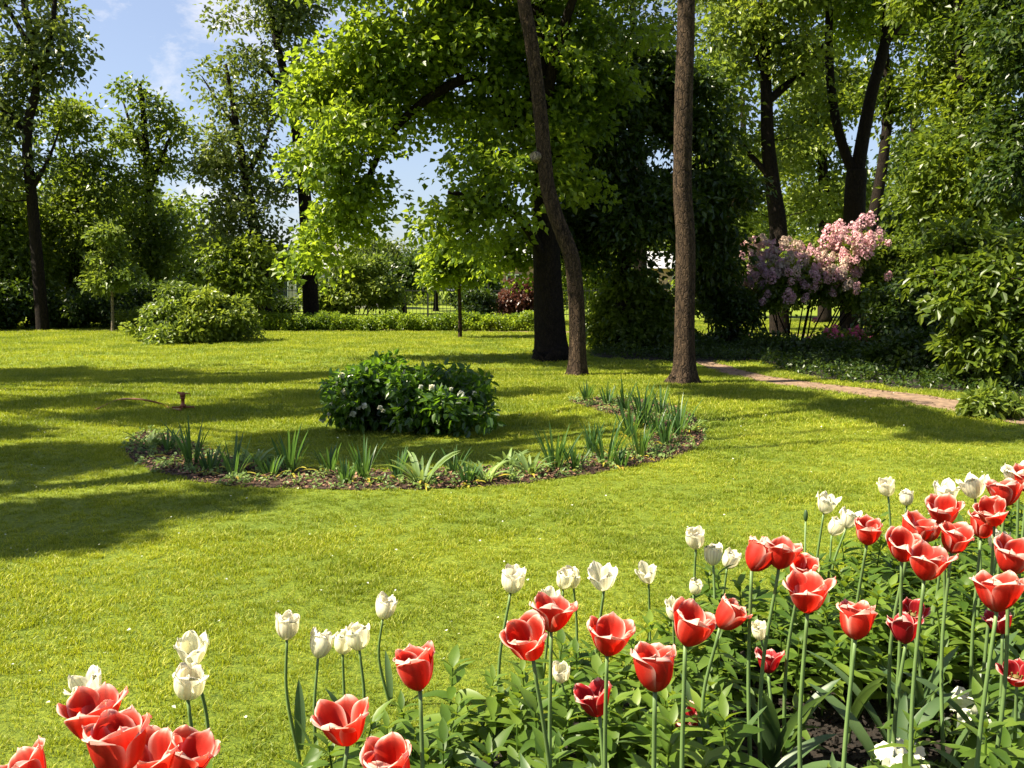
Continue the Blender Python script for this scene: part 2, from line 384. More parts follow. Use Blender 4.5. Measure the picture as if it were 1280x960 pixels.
def tree(name, label, cat, limbs, rads, blobs, ncl, per, lsize, leaf, bark, group=None, crad=(0.45, 0.8), fine=False, sides=12,
         tip_r=0.006, flat=0.55, wr=0.62, flare=0.0, extra=None, seg=7, wob=0.0, twig_sides=4, shell=0.45, updown=0.6, bough=9, bsp=1.0):
    base = np.array([limbs[0][0][0], limbs[0][0][1], 0.0])
    root = thing(name, base, label, cat, group)
    blobs = np.array(blobs, float)          # cx cy cz rx ry rz
    vol = (blobs[:, 3] * blobs[:, 4] * blobs[:, 5]) ** 0.75; bi = rng.choice(len(blobs), ncl, p=vol / vol.sum())
    nbg = max(5, int(bough)); bq = unit(rng.normal(size=(len(blobs), nbg, 3))) * (shell + (1 - shell) * rng.random((len(blobs), nbg, 1)) ** .7)
    gi_ = rng.integers(0, nbg, ncl)
    q = bq[bi, gi_] + rng.normal(size=(ncl, 3)) * np.array([.17, .17, .08]) * bsp
    cent = blobs[bi, :3] + q * blobs[bi, 3:6]
    cent[:, 2] = np.where(cent[:, 2] < 0.08, rng.uniform(0.08, 0.2, ncl), cent[:, 2])
    L2 = [catmull(lb, seg) for lb in limbs]
    pos, par, tips, nmain = grow(L2, cent)
    rad = np.zeros(len(pos)); acc = np.zeros(len(pos))
    for tpi in tips: acc[tpi] += 1
    for i in range(len(pos) - 1, nmain - 1, -1): acc[par[i]] += acc[i]
    g = Geo()
    for lb, (r0, r1) in zip(L2, rads):
        n = len(lb); tt = np.linspace(0, 1, n); r = r0 + (r1 - r0) * tt
        if flare and lb is L2[0]: r = r * (1 + flare * np.exp(-(lb[:, 2] - lb[0, 2]) / 0.16))
        V, F = tube(lb, r, sides)
        if wob or (flare and lb is L2[0]):
            c = np.repeat(lb, sides, 0); rr = np.repeat(r, sides)[:, None]; a = np.tile(np.linspace(0, 2 * math.pi, sides, endpoint=False), n)
            amp = wob * (0.6 * np.sin(a * 3 + V[:, 2] * 1.3) + 0.4 * np.sin(a * 5 - V[:, 2] * 2.7)) + (flare * 0.28 * np.exp(-V[:, 2] / 0.12) * np.sin(a * 4 + 1) if lb is L2[0] else 0)
            V = V + (V - c) * amp[:, None]
        g.add(V, F)
    ch = {}
    done = np.zeros(len(pos), bool)
    rr = tip_r * np.maximum(acc, 1) ** 0.45
    maxr = max(r[0] for r in rads) * 0.55
    rr = np.minimum(rr, maxr)
    kids = [[] for _ in range(len(pos))]
    for i in range(nmain, len(pos)): kids[par[i]].append(i)
    starts = [(par[i], i) for i in range(nmain, len(pos)) if not (par[i] >= nmain and max(kids[par[i]], key=lambda z: acc[z]) == i)]
    for p, i in starts:
        chain = [p, i]
        while kids[chain[-1]]: chain.append(max(kids[chain[-1]], key=lambda z: acc[z]))
        r = rr[chain].copy(); r[0] = r[1]
        g.add(*tube(pos[chain], r, twig_sides, cap=False))
    g.obj('trunk', bark, root, base, smooth=True)
    cr_ = rng.uniform(crad[0], crad[1], len(cent))
    oc = blobs[:, :3].mean(0)
    V, F = sprays(cent, cr_, per, lsize, flat, fine, wr, updown, oc)
    if extra is not None: pass
    keep_z = V[:, 2].min()
    if keep_z < 0.01: V[:, 2] = np.maximum(V[:, 2], 0.01)
    mobj('crown', V, F, leaf, root, base)
    return root, cent
def B(px, py, Y, rpx, rpy, ry=None):
    c = at(px, py, Y); s = Y / FPX
    return [c[0], c[1], c[2], rpx * s, (ry if ry else rpx * s * 0.9), rpy * s]
def TP(Y, *pts):
    """trunk path from pixels at distance Y (each point may carry its own offset in depth)"""
    o = []
    for p in pts: o.append(at(p[0], p[1], Y + (p[2] if len(p) > 2 else 0)))
    return np.array(o)
def root_at(px, Y):
    return np.array([(px - 640) / FPX * Y, Y, -0.05])
def trunkp(px0, Y, *pts):
    return np.vstack([root_at(px0, Y)[None], TP(Y, *pts)])

# ================================================================== SETTING
LAWN = mobj('lawn', np.array([[-400, -60, 0], [400, -60, 0], [400, 900, 0], [-400, 900, 0]], float), np.array([[0, 1, 2, 3]]), M['lawn'])
tag(LAWN, 'mown yellow green lawn', None, kind='structure')

CRES_OUT = [(158, 566), (172, 580), (205, 592), (280, 607), (400, 612), (520, 612), (640, 606), (740, 592), (830, 576), (876, 556), (880, 540), (862, 520), (830, 506), (780, 499), (712, 500)]
CRES_IN = [(735, 510), (778, 522), (812, 540), (806, 556), (750, 570), (655, 584), (560, 588), (470, 590), (390, 588), (320, 578), (262, 564), (222, 548), (186, 541), (166, 548)]
def smooth_loop(pts, k=5):
    P = np.array([gnd(*p)[:2] for p in pts]); n = len(P); Q = []
    for i in range(n):
        a, b, c, d = P[i - 1], P[i], P[(i + 1) % n], P[(i + 2) % n]
        for tt in np.linspace(0, 1, k, endpoint=False):
            Q.append(0.5 * ((2 * b) + (-a + c) * tt + (2 * a - 5 * b + 4 * c - d) * tt ** 2 + (-a + 3 * b - 3 * c + d) * tt ** 3))
    return np.array(Q)
def sheet(name, outline, z, mat, jitter=0.0, kind='structure', label=None):
    P = np.array(outline) + rng.normal(size=(len(outline), 2)) * jitter
    from mathutils.geometry import tessellate_polygon
    tris = tessellate_polygon([[Vector((x, y, 0)) for x, y in P]])
    V = np.column_stack([P, np.full(len(P), z)]); F = []
    for t3 in tris:
        a, b, c = t3; n_ = np.cross(V[b] - V[a], V[c] - V[a])
        F.append((a, b, c) if n_[2] > 0 else (a, c, b))
    o = mobj(name, V, np.array(F), mat)
    return tag(o, label, None, kind=kind)
CRES = smooth_loop(CRES_OUT + CRES_IN)
sheet('soil', CRES, 0.006, M['mulch'], 0.012, label='crescent of brown bark mulch cut into the lawn')
# tulip bed along the right and in front
BED_EDGE = [gnd(-80, 1010, 0.0)[:2], np.array([-0.95, 1.25]), np.array([-0.62, 1.62]), np.array([-0.33, 2.02]), np.array([0.3, 2.55]), np.array([0.95, 3.08]), np.array([1.6, 3.55]), np.array([2.4, 4.1]), np.array([3.6, 5.0])]
BED = np.array([list(p) for p in BED_EDGE] + [[4.6, 4.6], [2.4, 0.2], [0.3, -0.4], [-1.2, 0.3]])
sheet('soil', BED, 0.008, M['soil'], 0.0, label='dark soil of the tulip border')
def strip(pts, widths):
    P = catmull(np.array(pts, float), 6); W = np.interp(np.linspace(0, 1, len(P)), np.linspace(0, 1, len(widths)), widths)
    T = np.gradient(P, axis=0); T /= np.linalg.norm(T, axis=1)[:, None]; Nn = np.stack([-T[:, 1], T[:, 0]], 1)
    wob = 0.03 * rng.normal(size=(len(P), 2))
    return np.vstack([P + Nn * (W / 2 + wob[:, 0])[:, None], (P - Nn * (W / 2 + wob[:, 1])[:, None])[::-1]])
pathpts = [gnd(880, 452)[:2], gnd(918, 466)[:2], gnd(985, 479)[:2], gnd(1060, 488)[:2], gnd(1150, 500)[:2], gnd(1290, 524)[:2], gnd(1500, 560)[:2]]
PATH = strip(pathpts, [.3, .5, .6, .65, .75, .85, .9])
sheet('path', PATH, 0.010, M['sand'], label='sandy garden path curving through shade')
PATH2 = strip([(-13, 27.6), (-6, 27.4), (0, 26.6), (3, 25.2), (8, 24.2), (16, 24)], [1.1, 1.1, 1.0, 0.9, 0.8, 0.8])
sheet('path', PATH2, 0.010, M['sand'], label='far sandy path crossing beyond the lawn')
# shaded bare earth under the right-hand shrubs
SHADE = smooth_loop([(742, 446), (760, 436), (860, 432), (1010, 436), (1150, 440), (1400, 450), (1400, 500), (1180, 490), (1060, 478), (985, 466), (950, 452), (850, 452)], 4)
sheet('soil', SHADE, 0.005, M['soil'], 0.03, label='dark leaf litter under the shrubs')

# ------------------------------------------------------------------ grass (scattered tufts)
def tuft(name, nb, h, spread, wd):
    V = []; F = []; k = 0
    for i in range(nb):
        a = rng.random() * 6.283; r = spread * math.sqrt(rng.random()); x, y = r * math.cos(a), r * math.sin(a)
        hh = h * rng.uniform(0.55, 1.2); le = rng.uniform(0.2, 1.3) * hh; b = rng.random() * 6.283; lx, ly = math.cos(b) * le, math.sin(b) * le
        c = rng.random() * 3.14; wx, wy = math.cos(c) * wd / 2, math.sin(c) * wd / 2
        V += [[x - wx, y - wy, -0.004], [x + wx, y + wy, -0.004], [x + lx * .35 + wx * .9, y + ly * .35 + wy * .9, hh * .55], [x + lx * .35 - wx * .9, y + ly * .35 - wy * .9, hh * .55], [x + lx, y + ly, hh * .95]]
        F.append((k, k + 1, k + 2, k + 3)); F.append((k + 3, k + 2, k + 4)); k += 5
    return mesh_data(name, np.array(V), [np.array([f for f in F if len(f) == 4]), np.array([f for f in F if len(f) == 3])], M['grass_blade'])
TUFTS = bpy.data.collections.new('tuft_sources')
def scatter(name, P, scale, tuft_mesh, label, cat_):
    me = bpy.data.meshes.new(name + '_points'); me.vertices.add(len(P)); me.vertices.foreach_set('co', np.ascontiguousarray(P, np.float32).ravel())
    a1 = me.attributes.new('sc', 'FLOAT', 'POINT'); a1.data.foreach_set('value', np.asarray(scale, np.float32))
    a2 = me.attributes.new('rt', 'FLOAT_VECTOR', 'POINT'); rt = np.zeros((len(P), 3), np.float32); rt[:, 2] = rng.random(len(P)) * 6.283; rt[:, 0] = rng.normal(size=len(P)) * 0.1
    a2.data.foreach_set('vector', rt.ravel()); me.update()
    o = link(name, me)
    src = bpy.data.objects.new(name + '_tuft', tuft_mesh)            # not linked to the scene: only the node tree uses it
    ng = bpy.data.node_groups.new(name + '_nodes', 'GeometryNodeTree')
    ng.interface.new_socket('Geometry', in_out='INPUT', socket_type='NodeSocketGeometry'); ng.interface.new_socket('Geometry', in_out='OUTPUT', socket_type='NodeSocketGeometry')
    gi = ng.nodes.new('NodeGroupInput'); go = ng.nodes.new('NodeGroupOutput'); mp_ = ng.nodes.new('GeometryNodeMeshToPoints'); io = ng.nodes.new('GeometryNodeInstanceOnPoints')
    ob = ng.nodes.new('GeometryNodeObjectInfo'); ob.inputs['Object'].default_value = src
    n1 = ng.nodes.new('GeometryNodeInputNamedAttribute'); n1.data_type = 'FLOAT'; n1.inputs['Name'].default_value = 'sc'
    n2 = ng.nodes.new('GeometryNodeInputNamedAttribute'); n2.data_type = 'FLOAT_VECTOR'; n2.inputs['Name'].default_value = 'rt'
    lk = ng.links.new
    lk(gi.outputs[0], mp_.inputs[0]); lk(mp_.outputs[0], io.inputs['Points']); lk(ob.outputs['Geometry'], io.inputs['Instance'])
    lk(n1.outputs['Attribute'], io.inputs['Scale']); lk(n2.outputs['Attribute'], io.inputs['Rotation']); lk(io.outputs[0], go.inputs[0])
    md = o.modifiers.new('scatter', 'NODES'); md.node_group = ng
    return tag(o, label, cat_, kind='stuff')
def lawn_points(y0, y1, dens, xm=0.66, ex=0.7):
    wmax = xm * y1 + ex; n = int(dens * (y1 - y0) * 2 * wmax)
    y = rng.uniform(y0, y1, n); x = rng.uniform(-wmax, wmax, n)
    k = (np.abs(x) < xm * y + ex) & ~inpoly(x, y, CRES) & ~inpoly(x, y, BED) & ~inpoly(x, y, PATH) & ~inpoly(x, y, PATH2) & ~inpoly(x, y, SHADE)
    return np.column_stack([x[k], y[k], np.zeros(k.sum())])
GP = [lawn_points(1.2, 4.5, 1050), lawn_points(4.5, 8, 620), lawn_points(8, 14, 260), lawn_points(14, 36, 60)]
P1 = np.vstack(GP[:2]); d = P1[:, 1]
def lump(P): return 1 + .22 * np.sin(P[:, 0] * 2.3 + 1.3 * np.sin(P[:, 1] * 1.7)) * np.sin(P[:, 1] * 2.9 + P[:, 0]) + .2 * np.sin(P[:, 0] * 9.1 + 2 * np.sin(P[:, 1] * 5)) * np.sin(P[:, 1] * 8.3)
scatter('grass', P1, lump(P1) * rng.uniform(0.5, 1.2, len(P1)) * np.interp(d, [1, 4.5, 8], [0.9, 1.0, 1.35]), tuft('grass_tuft', 19, 0.018, 0.03, 0.0028), 'short mown grass close to the tulip border', 'grass')
P2 = np.vstack(GP[2:]); d = P2[:, 1]
scatter('grass', P2, rng.uniform(0.6, 1.2, len(P2)) * np.interp(d, [8, 14, 36], [1.0, 1.25, 1.9]), tuft('grass_tuft', 20, 0.035, 0.06, 0.006), 'mown grass of the far lawn', 'grass')

#@@TREES
# ------------------------------------------------------------------ main trees
# broad maple with dark crown in the middle
Ym = 15.7
limbs = [trunkp(692, Ym, (690, 448), (686, 385), (683, 300), (680, 220), (676, 120), (672, 0), (668, -120)),
         TP(Ym, (683, 250, 0), (660, 185, .3), (630, 130, .2), (598, 96, 0), (560, 108, 0), (520, 135, 0), (485, 172, 0), (466, 210, 0), (455, 235, 0)),
         TP(Ym, (683, 330, 0), (655, 280, -.5), (610, 250, -1), (560, 240, -1.2)),
         TP(Ym, (679, 160, 0), (640, 60, .5), (590, -10, .8), (540, -60, 1)),
         TP(Ym, (677, 150, 0), (700, 50, -.5), (730, -40, -1), (760, -120, -1)),
         TP(Ym, (684, 300, 0), (690, 260, 1.5), (700, 200, 3), (690, 150, 3.6))]
rads = [(.33, .1), (.12, .04), (.1, .03), (.11, .03), (.11, .03), (.1, .04)]
bl = [B(430, 120, Ym, 58, 60), B(425, 185, Ym - .5, 60, 40), B(440, 235, Ym, 52, 60), B(395, 290, Ym, 32, 30), B(500, 60, Ym, 70, 60), B(590, 30, Ym, 90, 60), B(600, 130, Ym + .8, 75, 45), B(620, 220, Ym - .6, 55, 60), B(560, 255, Ym - 1, 45, 30),
      B(590, 290, Ym - 1, 65, 28), B(700, 90, Ym + .4, 80, 80), B(640, -70, Ym, 150, 80), B(700, 200, Ym, 50, 60), B(660, 320, Ym + 1.5, 55, 35), B(520, -40, Ym, 90, 60), B(740, 20, Ym, 60, 60)]
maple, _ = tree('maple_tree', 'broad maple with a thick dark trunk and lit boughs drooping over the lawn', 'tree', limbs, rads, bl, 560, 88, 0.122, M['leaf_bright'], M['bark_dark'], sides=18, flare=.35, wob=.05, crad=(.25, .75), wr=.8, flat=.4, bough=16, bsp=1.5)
Yk = 18.3
limbs = [trunkp(775, Yk, (776, 410), (780, 330), (786, 240), (792, 150), (796, 60)), TP(Yk, (784, 280), (830, 230), (880, 200)), TP(Yk, (786, 250), (740, 210), (715, 180)), TP(Yk, (782, 310), (840, 290), (890, 290)), TP(Yk, (790, 180), (840, 120), (880, 90))]
bl = [B(760, 160, Yk, 75, 80), B(800, 260, Yk - .4, 85, 62), B(870, 220, Yk, 55, 80), B(850, 130, Yk, 55, 50), B(880, 290, Yk, 36, 40), B(735, 270, Yk - .3, 55, 60), B(780, 90, Yk, 60, 50)]
shade_coloured, _ = tree('shade_coloured_tree', 'dense tree with shade put into its very dark leaves, filling the space between and behind the two slim trunks', 'tree', limbs, [(.2, .08), (.1, .03), (.1, .03), (.09, .03), (.09, .03)], bl, 420, 110, 0.15, M['leaf_dark'], M['bark_dark'], crad=(.4, .8), wr=.6, flat=.4, bough=12)  # shade on this crown is put into its dark leaf colour
# two slim trunks at the lawn edge, crowns above
Y1 = 12.85
limbs = [trunkp(722, Y1, (722, 462), (722, 420), (720, 370), (715, 325), (706, 298), (694, 268), (684, 232), (680, 195), (676, 150), (670, 95), (664, 50), (655, 0), (648, -80), (652, -240), (660, -430)),
         TP(Y1, (650, -60), (600, -150), (560, -260)), TP(Y1, (649, -100), (720, -190), (790, -290))]
bl = [B(640, -420, Y1, 160, 120), B(560, -330, Y1 + .5, 90, 70), B(740, -360, Y1 + .5, 110, 90)]
slim, _ = tree('slim_tree', 'slim tree with a crooked curving trunk and a sawn knot', 'tree', limbs, [(.125, .085), (.07, .02), (.07, .02)], bl, 150, 90, 0.14, M['leaf_mid'], M['bark'], sides=20, flare=.5, wob=.05, wr=.75)
kp = at(674, 198, Y1); kd = unit(np.array([-0.55, -0.8, 0.1]))
g = Geo(); V, F = tube([kp + kd * 0.03, kp + kd * 0.12, kp + kd * 0.15], [0.085, 0.075, 0.06], 14); g.add(V, F)
g.obj('branch_knot', M['bark_light'], slim, slim.location, smooth=False)
Y2 = 11.75
limbs = [trunkp(856, Y2, (856, 474), (856, 400), (857, 300), (853, 235), (854, 130), (857, 60), (858, 0), (857, -100), (862, -260), (868, -430)),
         TP(Y2, (857, -60), (900, -160), (960, -230)), TP(Y2, (857, -100), (800, -190), (760, -300))]
bl = [B(860, -460, Y2, 150, 110), B(960, -390, Y2 + .4, 90, 70), B(780, -400, Y2 - .4, 90, 70)]
tree('slim_tree', 'straight pale barked slim tree with a flared foot on the lawn', 'tree', limbs, [(.14, .095), (.07, .02), (.07, .02)], bl, 140, 90, 0.14, M['leaf_mid'], M['bark'], sides=20, flare=.75, wob=.05, wr=.75)

# ------------------------------------------------------------------ trees on the right
Yc = 25
limbs = [trunkp(975, Yc, (974, 400), (973, 290), (966, 235), (960, 180), (958, 120), (955, 40), (950, -80)),
         TP(Yc, (958, 128), (985, 105), (1010, 85), (1040, 40)), TP(Yc, (966, 225), (935, 190), (905, 150)), TP(Yc, (957, 90), (930, 30), (905, -40))]
bl = [B(920, 60, Yc, 55, 60), B(985, 20, Yc, 70, 60), B(915, 170, Yc, 40, 40), B(1000, 160, Yc + 1, 50, 50), B(940, -60, Yc, 90, 70), B(1000, 240, Yc + 2, 40, 28), B(905, 255, Yc + 2, 36, 40)]
tree('park_tree', 'dark forked tree rising behind the pale end of the lilac', 'tree', limbs, [(.3, .1), (.13, .04), (.1, .04), (.11, .03)], bl, 190, 80, 0.19, M['leaf_pale'], M['bark_dark'], crad=(.55, 1.0))
Yv = 26
limbs = [trunkp(1064, Yv, (1064, 400), (1067, 300), (1069, 240), (1071, 212)),
         TP(Yv, (1070, 222), (1056, 190), (1045, 150), (1038, 100), (1036, 50), (1037, 0), (1040, -90)),
         TP(Yv, (1071, 218), (1080, 165), (1090, 115), (1102, 72), (1108, 40), (1110, -10), (1115, -90)),
         TP(Yv, (1106, 55), (1128, 25), (1150, -15), (1190, -80))]
bl = [B(1040, -60, Yv, 90, 60), B(1130, -60, Yv, 110, 70), B(1090, 20, Yv + 1, 60, 30), B(1180, 30, Yv + 1, 60, 40)]
tree('park_tree', 'tall tree splitting into a V of two bare trunks behind the lilac', 'tree', limbs, [(.34, .28), (.15, .09), (.2, .1), (.11, .05)], bl, 130, 80, 0.19, M['leaf_bright'], M['bark_dark'], crad=(.6, 1.0), sides=16)
Yw = 30
tree('park_tree', 'narrow dark tree leaning just beyond the V shaped trunks', 'tree', [trunkp(1078, Yw, (1082, 320), (1094, 260), (1104, 200), (1110, 130), (1106, 60), (1100, -60))], [(.24, .1)],
     [B(1105, 20, Yw, 45, 50), B(1130, 120, Yw, 30, 40), B(1100, -50, Yw, 70, 50)], 90, 80, 0.22, M['leaf_mid'], M['bark_dark'], crad=(.7, 1.2))
tree('park_tree', 'thin straight tree between the forked tree and the V shaped trunks', 'tree', [trunkp(1030, 33, (1031, 330), (1030, 250), (1028, 190), (1034, 120), (1030, 60))], [(.26, .1)],
     [B(1020, 170, 33, 45, 50), B(1045, 230, 33, 40, 50), B(1010, 100, 33, 50, 45), B(1060, 120, 33, 35, 40)], 130, 80, 0.22, M['leaf_pale'], M['bark_dark'], crad=(.7, 1.2))
tree('park_tree', 'full leafy tree whose lit crown fills the upper right corner', 'tree', [trunkp(1215, 22, (1214, 380), (1210, 250), (1205, 130), (1200, 0), (1196, -120))], [(.28, .1)],
     [B(1195, 90, 22, 60, 60), B(1250, 150, 22, 60, 70), B(1180, 190, 22, 55, 60), B(1230, 260, 21.5, 60, 50), B(1150, 280, 22, 45, 50), B(1260, 20, 22, 60, 50), B(1300, 260, 22, 60, 90), B(1210, -50, 22, 80, 60)], 310, 90, 0.17, M['leaf_mid'], M['bark_dark'], crad=(.5, 1.0))
tree('park_tree', 'tree with darker foliage beside the full leafy one at the right edge', 'tree', [trunkp(1320, 17, (1318, 380), (1322, 200), (1318, 0), (1310, -150))], [(.25, .1)],
     [B(1310, 330, 17, 70, 60), B(1330, 150, 17, 80, 90), B(1300, 0, 17, 70, 80), B(1370, 300, 17, 70, 100)], 260, 90, 0.15, M['leaf_dark'], M['bark_dark'], crad=(.5, .9))
tree('park_tree', 'mid green tree standing between the V shaped trunks and the corner tree', 'tree', [trunkp(1145, 36, (1146, 330), (1144, 200), (1140, 100))], [(.3, .1)],
     [B(1155, 190, 36, 36, 50), B(1140, 270, 36, 45, 50), B(1170, 330, 36, 55, 45), B(1120, 320, 36, 45, 40)], 140, 80, 0.24, M['leaf_dark'], M['bark_dark'], crad=(.8, 1.3))
tree('park_tree', 'tall hazy green tree showing above the straight slim trunk', 'tree', [trunkp(800, 34, (800, 300), (797, 150), (792, 40), (790, -80))], [(.3, .08)],
     [B(790, 30, 34, 55, 70), B(830, 70, 34, 45, 50), B(760, -30, 34, 60, 50), B(880, 10, 35, 45, 60), B(890, 100, 35, 34, 46)], 130, 60, 0.22, M['leaf_grey'], M['bark_dark'], crad=(.7, 1.2))
tree('park_tree', 'pale green tree far behind the dark forked tree', 'tree', [trunkp(925, 40, (925, 330), (930, 220), (928, 120))], [(.3, .1)],
     [B(930, 200, 40, 60, 50), B(900, 300, 40, 50, 50), B(960, 310, 40, 50, 40), B(1010, 330, 40, 45, 34)], 120, 80, 0.26, M['leaf_pale'], M['bark_dark'], crad=(.8, 1.4))

# ------------------------------------------------------------------ trees on the left
Yl = 27
limbs = [trunkp(54, Yl, (52, 390), (46, 320), (40, 250), (34, 190), (36, 150), (45, 110), (42, 60), (30, 0), (26, -80)),
         TP(Yl, (34, 175), (18, 150), (0, 135), (-30, 110)), TP(Yl, (45, 108), (60, 60), (68, 10), (70, -40)), TP(Yl, (40, 60), (15, 20), (-10, -20)), TP(Yl, (38, 240), (60, 200), (75, 160))]
bl = [B(45, 40, Yl, 45, 40), B(0, 60, Yl, 50, 50), B(65, 90, Yl, 22, 30), B(20, 130, Yl, 40, 30), B(10, -20, Yl, 70, 50), B(-30, 180, Yl, 60, 80), B(20, 200, Yl, 35, 30), B(60, 20, Yl, 25, 25)]
tree('park_tree', 'tall airy tree with a dark bare trunk at the left edge', 'tree', limbs, [(.2, .08), (.1, .03), (.12, .04), (.09, .03), (.08, .02)], bl, 130, 70, 0.19, M['leaf_grey'], M['bark_dark'], crad=(.5, .9))
tree('park_tree', 'rounded dark green tree next to the airy tree', 'tree', [trunkp(92, 31, (92, 380), (94, 330), (96, 280), (98, 225))], [(.24, .05)],
     [B(95, 175, 31, 40, 42), B(110, 240, 31, 42, 50), B(70, 270, 31, 45, 60), B(115, 320, 31, 40, 50), B(50, 340, 31, 40, 30)], 165, 76, 0.2, M['leaf_mid'], M['bark_dark'], crad=(.6, 1.1))
tree('park_tree', 'dense lower tree filling the left edge under the airy crown', 'tree', [trunkp(5, 29, (5, 380), (0, 300), (-5, 230))], [(.25, .1)],
     [B(5, 270, 29, 45, 45), B(-20, 340, 29, 60, 50), B(20, 350, 29, 40, 40), B(-60, 250, 29, 60, 70)], 172, 68, 0.2, M['leaf_mid'], M['bark_dark'], crad=(.6, 1.1))
limbs = [trunkp(196, 33, (196, 390), (192, 320), (186, 250), (183, 190), (178, 130), (175, 105)), TP(33, (186, 240), (205, 190), (222, 150)), TP(33, (184, 200), (165, 160), (155, 130))]
tree('park_tree', 'upright tree with tiered dark crown and ragged top against the sky', 'tree', limbs, [(.27, .05), (.1, .03), (.1, .03)],
     [B(172, 122, 33, 32, 26), B(212, 148, 33, 26, 24), B(185, 180, 33, 42, 34), B(178, 235, 33, 36, 28), B(195, 280, 33, 42, 30), B(175, 320, 33, 48, 30), B(215, 330, 33, 38, 36)], 129, 63, 0.2, M['leaf_mid'], M['bark_dark'], crad=(.5, 1.0))
limbs = [trunkp(333, 29, (332, 390), (326, 330), (315, 270), (305, 210), (296, 160), (288, 110), (282, 80)), TP(29, (318, 280), (290, 240), (268, 200)), TP(29, (308, 220), (330, 180), (340, 150)), TP(29, (296, 160), (268, 120), (252, 95))]
tree('park_tree', 'grey green tree with a thin twiggy top beside the tiered tree', 'tree', limbs, [(.27, .04), (.1, .03), (.1, .03), (.07, .015)],
     [B(285, 110, 29, 32, 32), B(300, 180, 29, 45, 36), B(270, 225, 29, 34, 34), B(310, 250, 29, 45, 38), B(275, 290, 29, 32, 32), B(320, 310, 29, 32, 28), B(255, 190, 29, 14, 18)], 144, 46, 0.18, M['leaf_grey'], M['bark_dark'], crad=(.5, .95))
limbs = [trunkp(390, 30, (389, 390), (386, 330), (382, 260), (376, 200), (368, 150), (356, 95), (344, 45), (336, 0), (330, -60)), TP(30, (376, 200), (400, 150), (425, 110)), TP(30, (362, 120), (335, 90), (312, 75)), TP(30, (344, 50), (365, 20), (380, -20))]
tree('park_tree', 'very tall tree whose leaning top reaches above the grey green tree', 'tree', limbs, [(.3, .06), (.11, .03), (.09, .02), (.09, .03)],
     [B(330, 15, 30, 45, 26), B(372, 20, 30, 30, 28), B(330, 70, 30, 36, 22), B(380, 90, 30, 34, 30), B(425, 95, 30, 30, 32), B(350, 130, 30, 35, 24), B(385, 190, 30, 30, 34), B(345, -40, 30, 55, 30), B(395, 300, 30, 26, 26)], 158, 55, 0.19, M['leaf_grey'], M['bark_dark'], crad=(.5, .95))
tree('park_tree', 'leafy medium tree standing behind the big broad shrub', 'tree', [trunkp(290, 27, (290, 390), (291, 360), (292, 335))], [(.1, .04)],
     [B(290, 338, 27, 28, 22), B(310, 360, 27, 20, 16), B(292, 312, 27, 22, 16)], 86, 63, 0.17, M['leaf_mid'], M['bark_dark'], crad=(.4, .75))
k = 0
for px, Y, py, rp, lab, lm in ((150, 44, 345, 50, 'round distant tree right of the young lawn tree', 'leaf_mid'), (235, 46, 340, 40, 'low dark distant tree behind the tiered tree', 'leaf_dark'), (350, 50, 325, 28, 'small distant tree beside the white house roof', 'leaf_mid'),
                               (505, 46, 335, 34, 'distant dark tree behind the hedge centre', 'leaf_dark'), (545, 52, 325, 30, 'distant tree behind the young staked tree', 'leaf_mid'), (598, 46, 352, 18, 'small very dark distant tree left of the pink house', 'leaf_dark'),
                               (468, 58, 312, 34, 'tallest of the distant trees, pale green over the fence', 'leaf_grey'), (745, 48, 330, 50, 'distant tree showing between the two slim trunks', 'leaf_mid')):
    s = Y / FPX
    tree('distant_tree', lab, 'tree', [trunkp(px, Y, (px, 375), (px + 2, py))], [(.2, .06)], [B(px, py, Y, rp, rp * .7), B(px - rp * .5, py + 15, Y, rp * .6, rp * .5), B(px + rp * .5, py + 12, Y, rp * .6, rp * .5)], 79, 51, 0.26, M[lm], M['bark_dark'],
         group='distant trees beyond the fence', crad=(.7, 1.2))
# young staked trees on the lawn
tree('young_tree', 'slender young tree on the lawn at the left with pale crown', 'tree', [trunkp(141, 26.5, (141, 400), (140, 360), (141, 320), (140, 290))], [(.055, .02)],
     [B(138, 300, 26.5, 18, 18), B(140, 335, 26.5, 30, 26), B(132, 352, 26.5, 22, 16)], 70, 60, 0.15, M['leaf_pale'], M['bark_light'], crad=(.28, .5), sides=8)
tree('young_tree', 'bright young tree in front of the clipped hedge with drooping leaves', 'tree', [trunkp(575, 23, (575, 400), (574, 360), (572, 330), (570, 305))], [(.06, .03)],
     [B(565, 318, 23, 34, 18), B(548, 340, 23, 22, 16), B(590, 332, 23, 26, 18)], 80, 70, 0.15, M['leaf_bright'], M['bark'], crad=(.26, .5), sides=8)

# trees to the left of the view: they throw the long shadows over the lawn
def shade_tree(bx, by, spots, h, lab, ncl, lm='leaf_dark'):
    kk = h / -SUN_DIR[2]; off = SUN_DIR[:2] * kk; bl = []
    top = None
    for (px, py, rr) in spots:
        gp = gnd(px, py); bl.append([gp[0] - off[0], gp[1] - off[1], h + random.uniform(-.3, .3), rr, rr * .8, .55])
    C_ = np.array(bl)[:, :3].mean(0)
    tr = np.array([[bx, by, -.05], [bx + .1, by, h * .3], [bx - .1, by + .1, h * .6], [C_[0], C_[1], h - .4]])
    lim = [tr] + [np.array([tr[2], (tr[2] + np.array(b[:3])) / 2 + [0, 0, -.3], np.array(b[:3]) - [0, 0, .3]]) for b in bl]
    tree('park_tree', lab, 'tree', lim, [(.22, .06)] + [(.08, .02)] * len(bl), bl, int(ncl * 1.1), 75, 0.14, M[lm], M['bark'], crad=(.2, .44), shell=.1, bough=6, bsp=1.2)
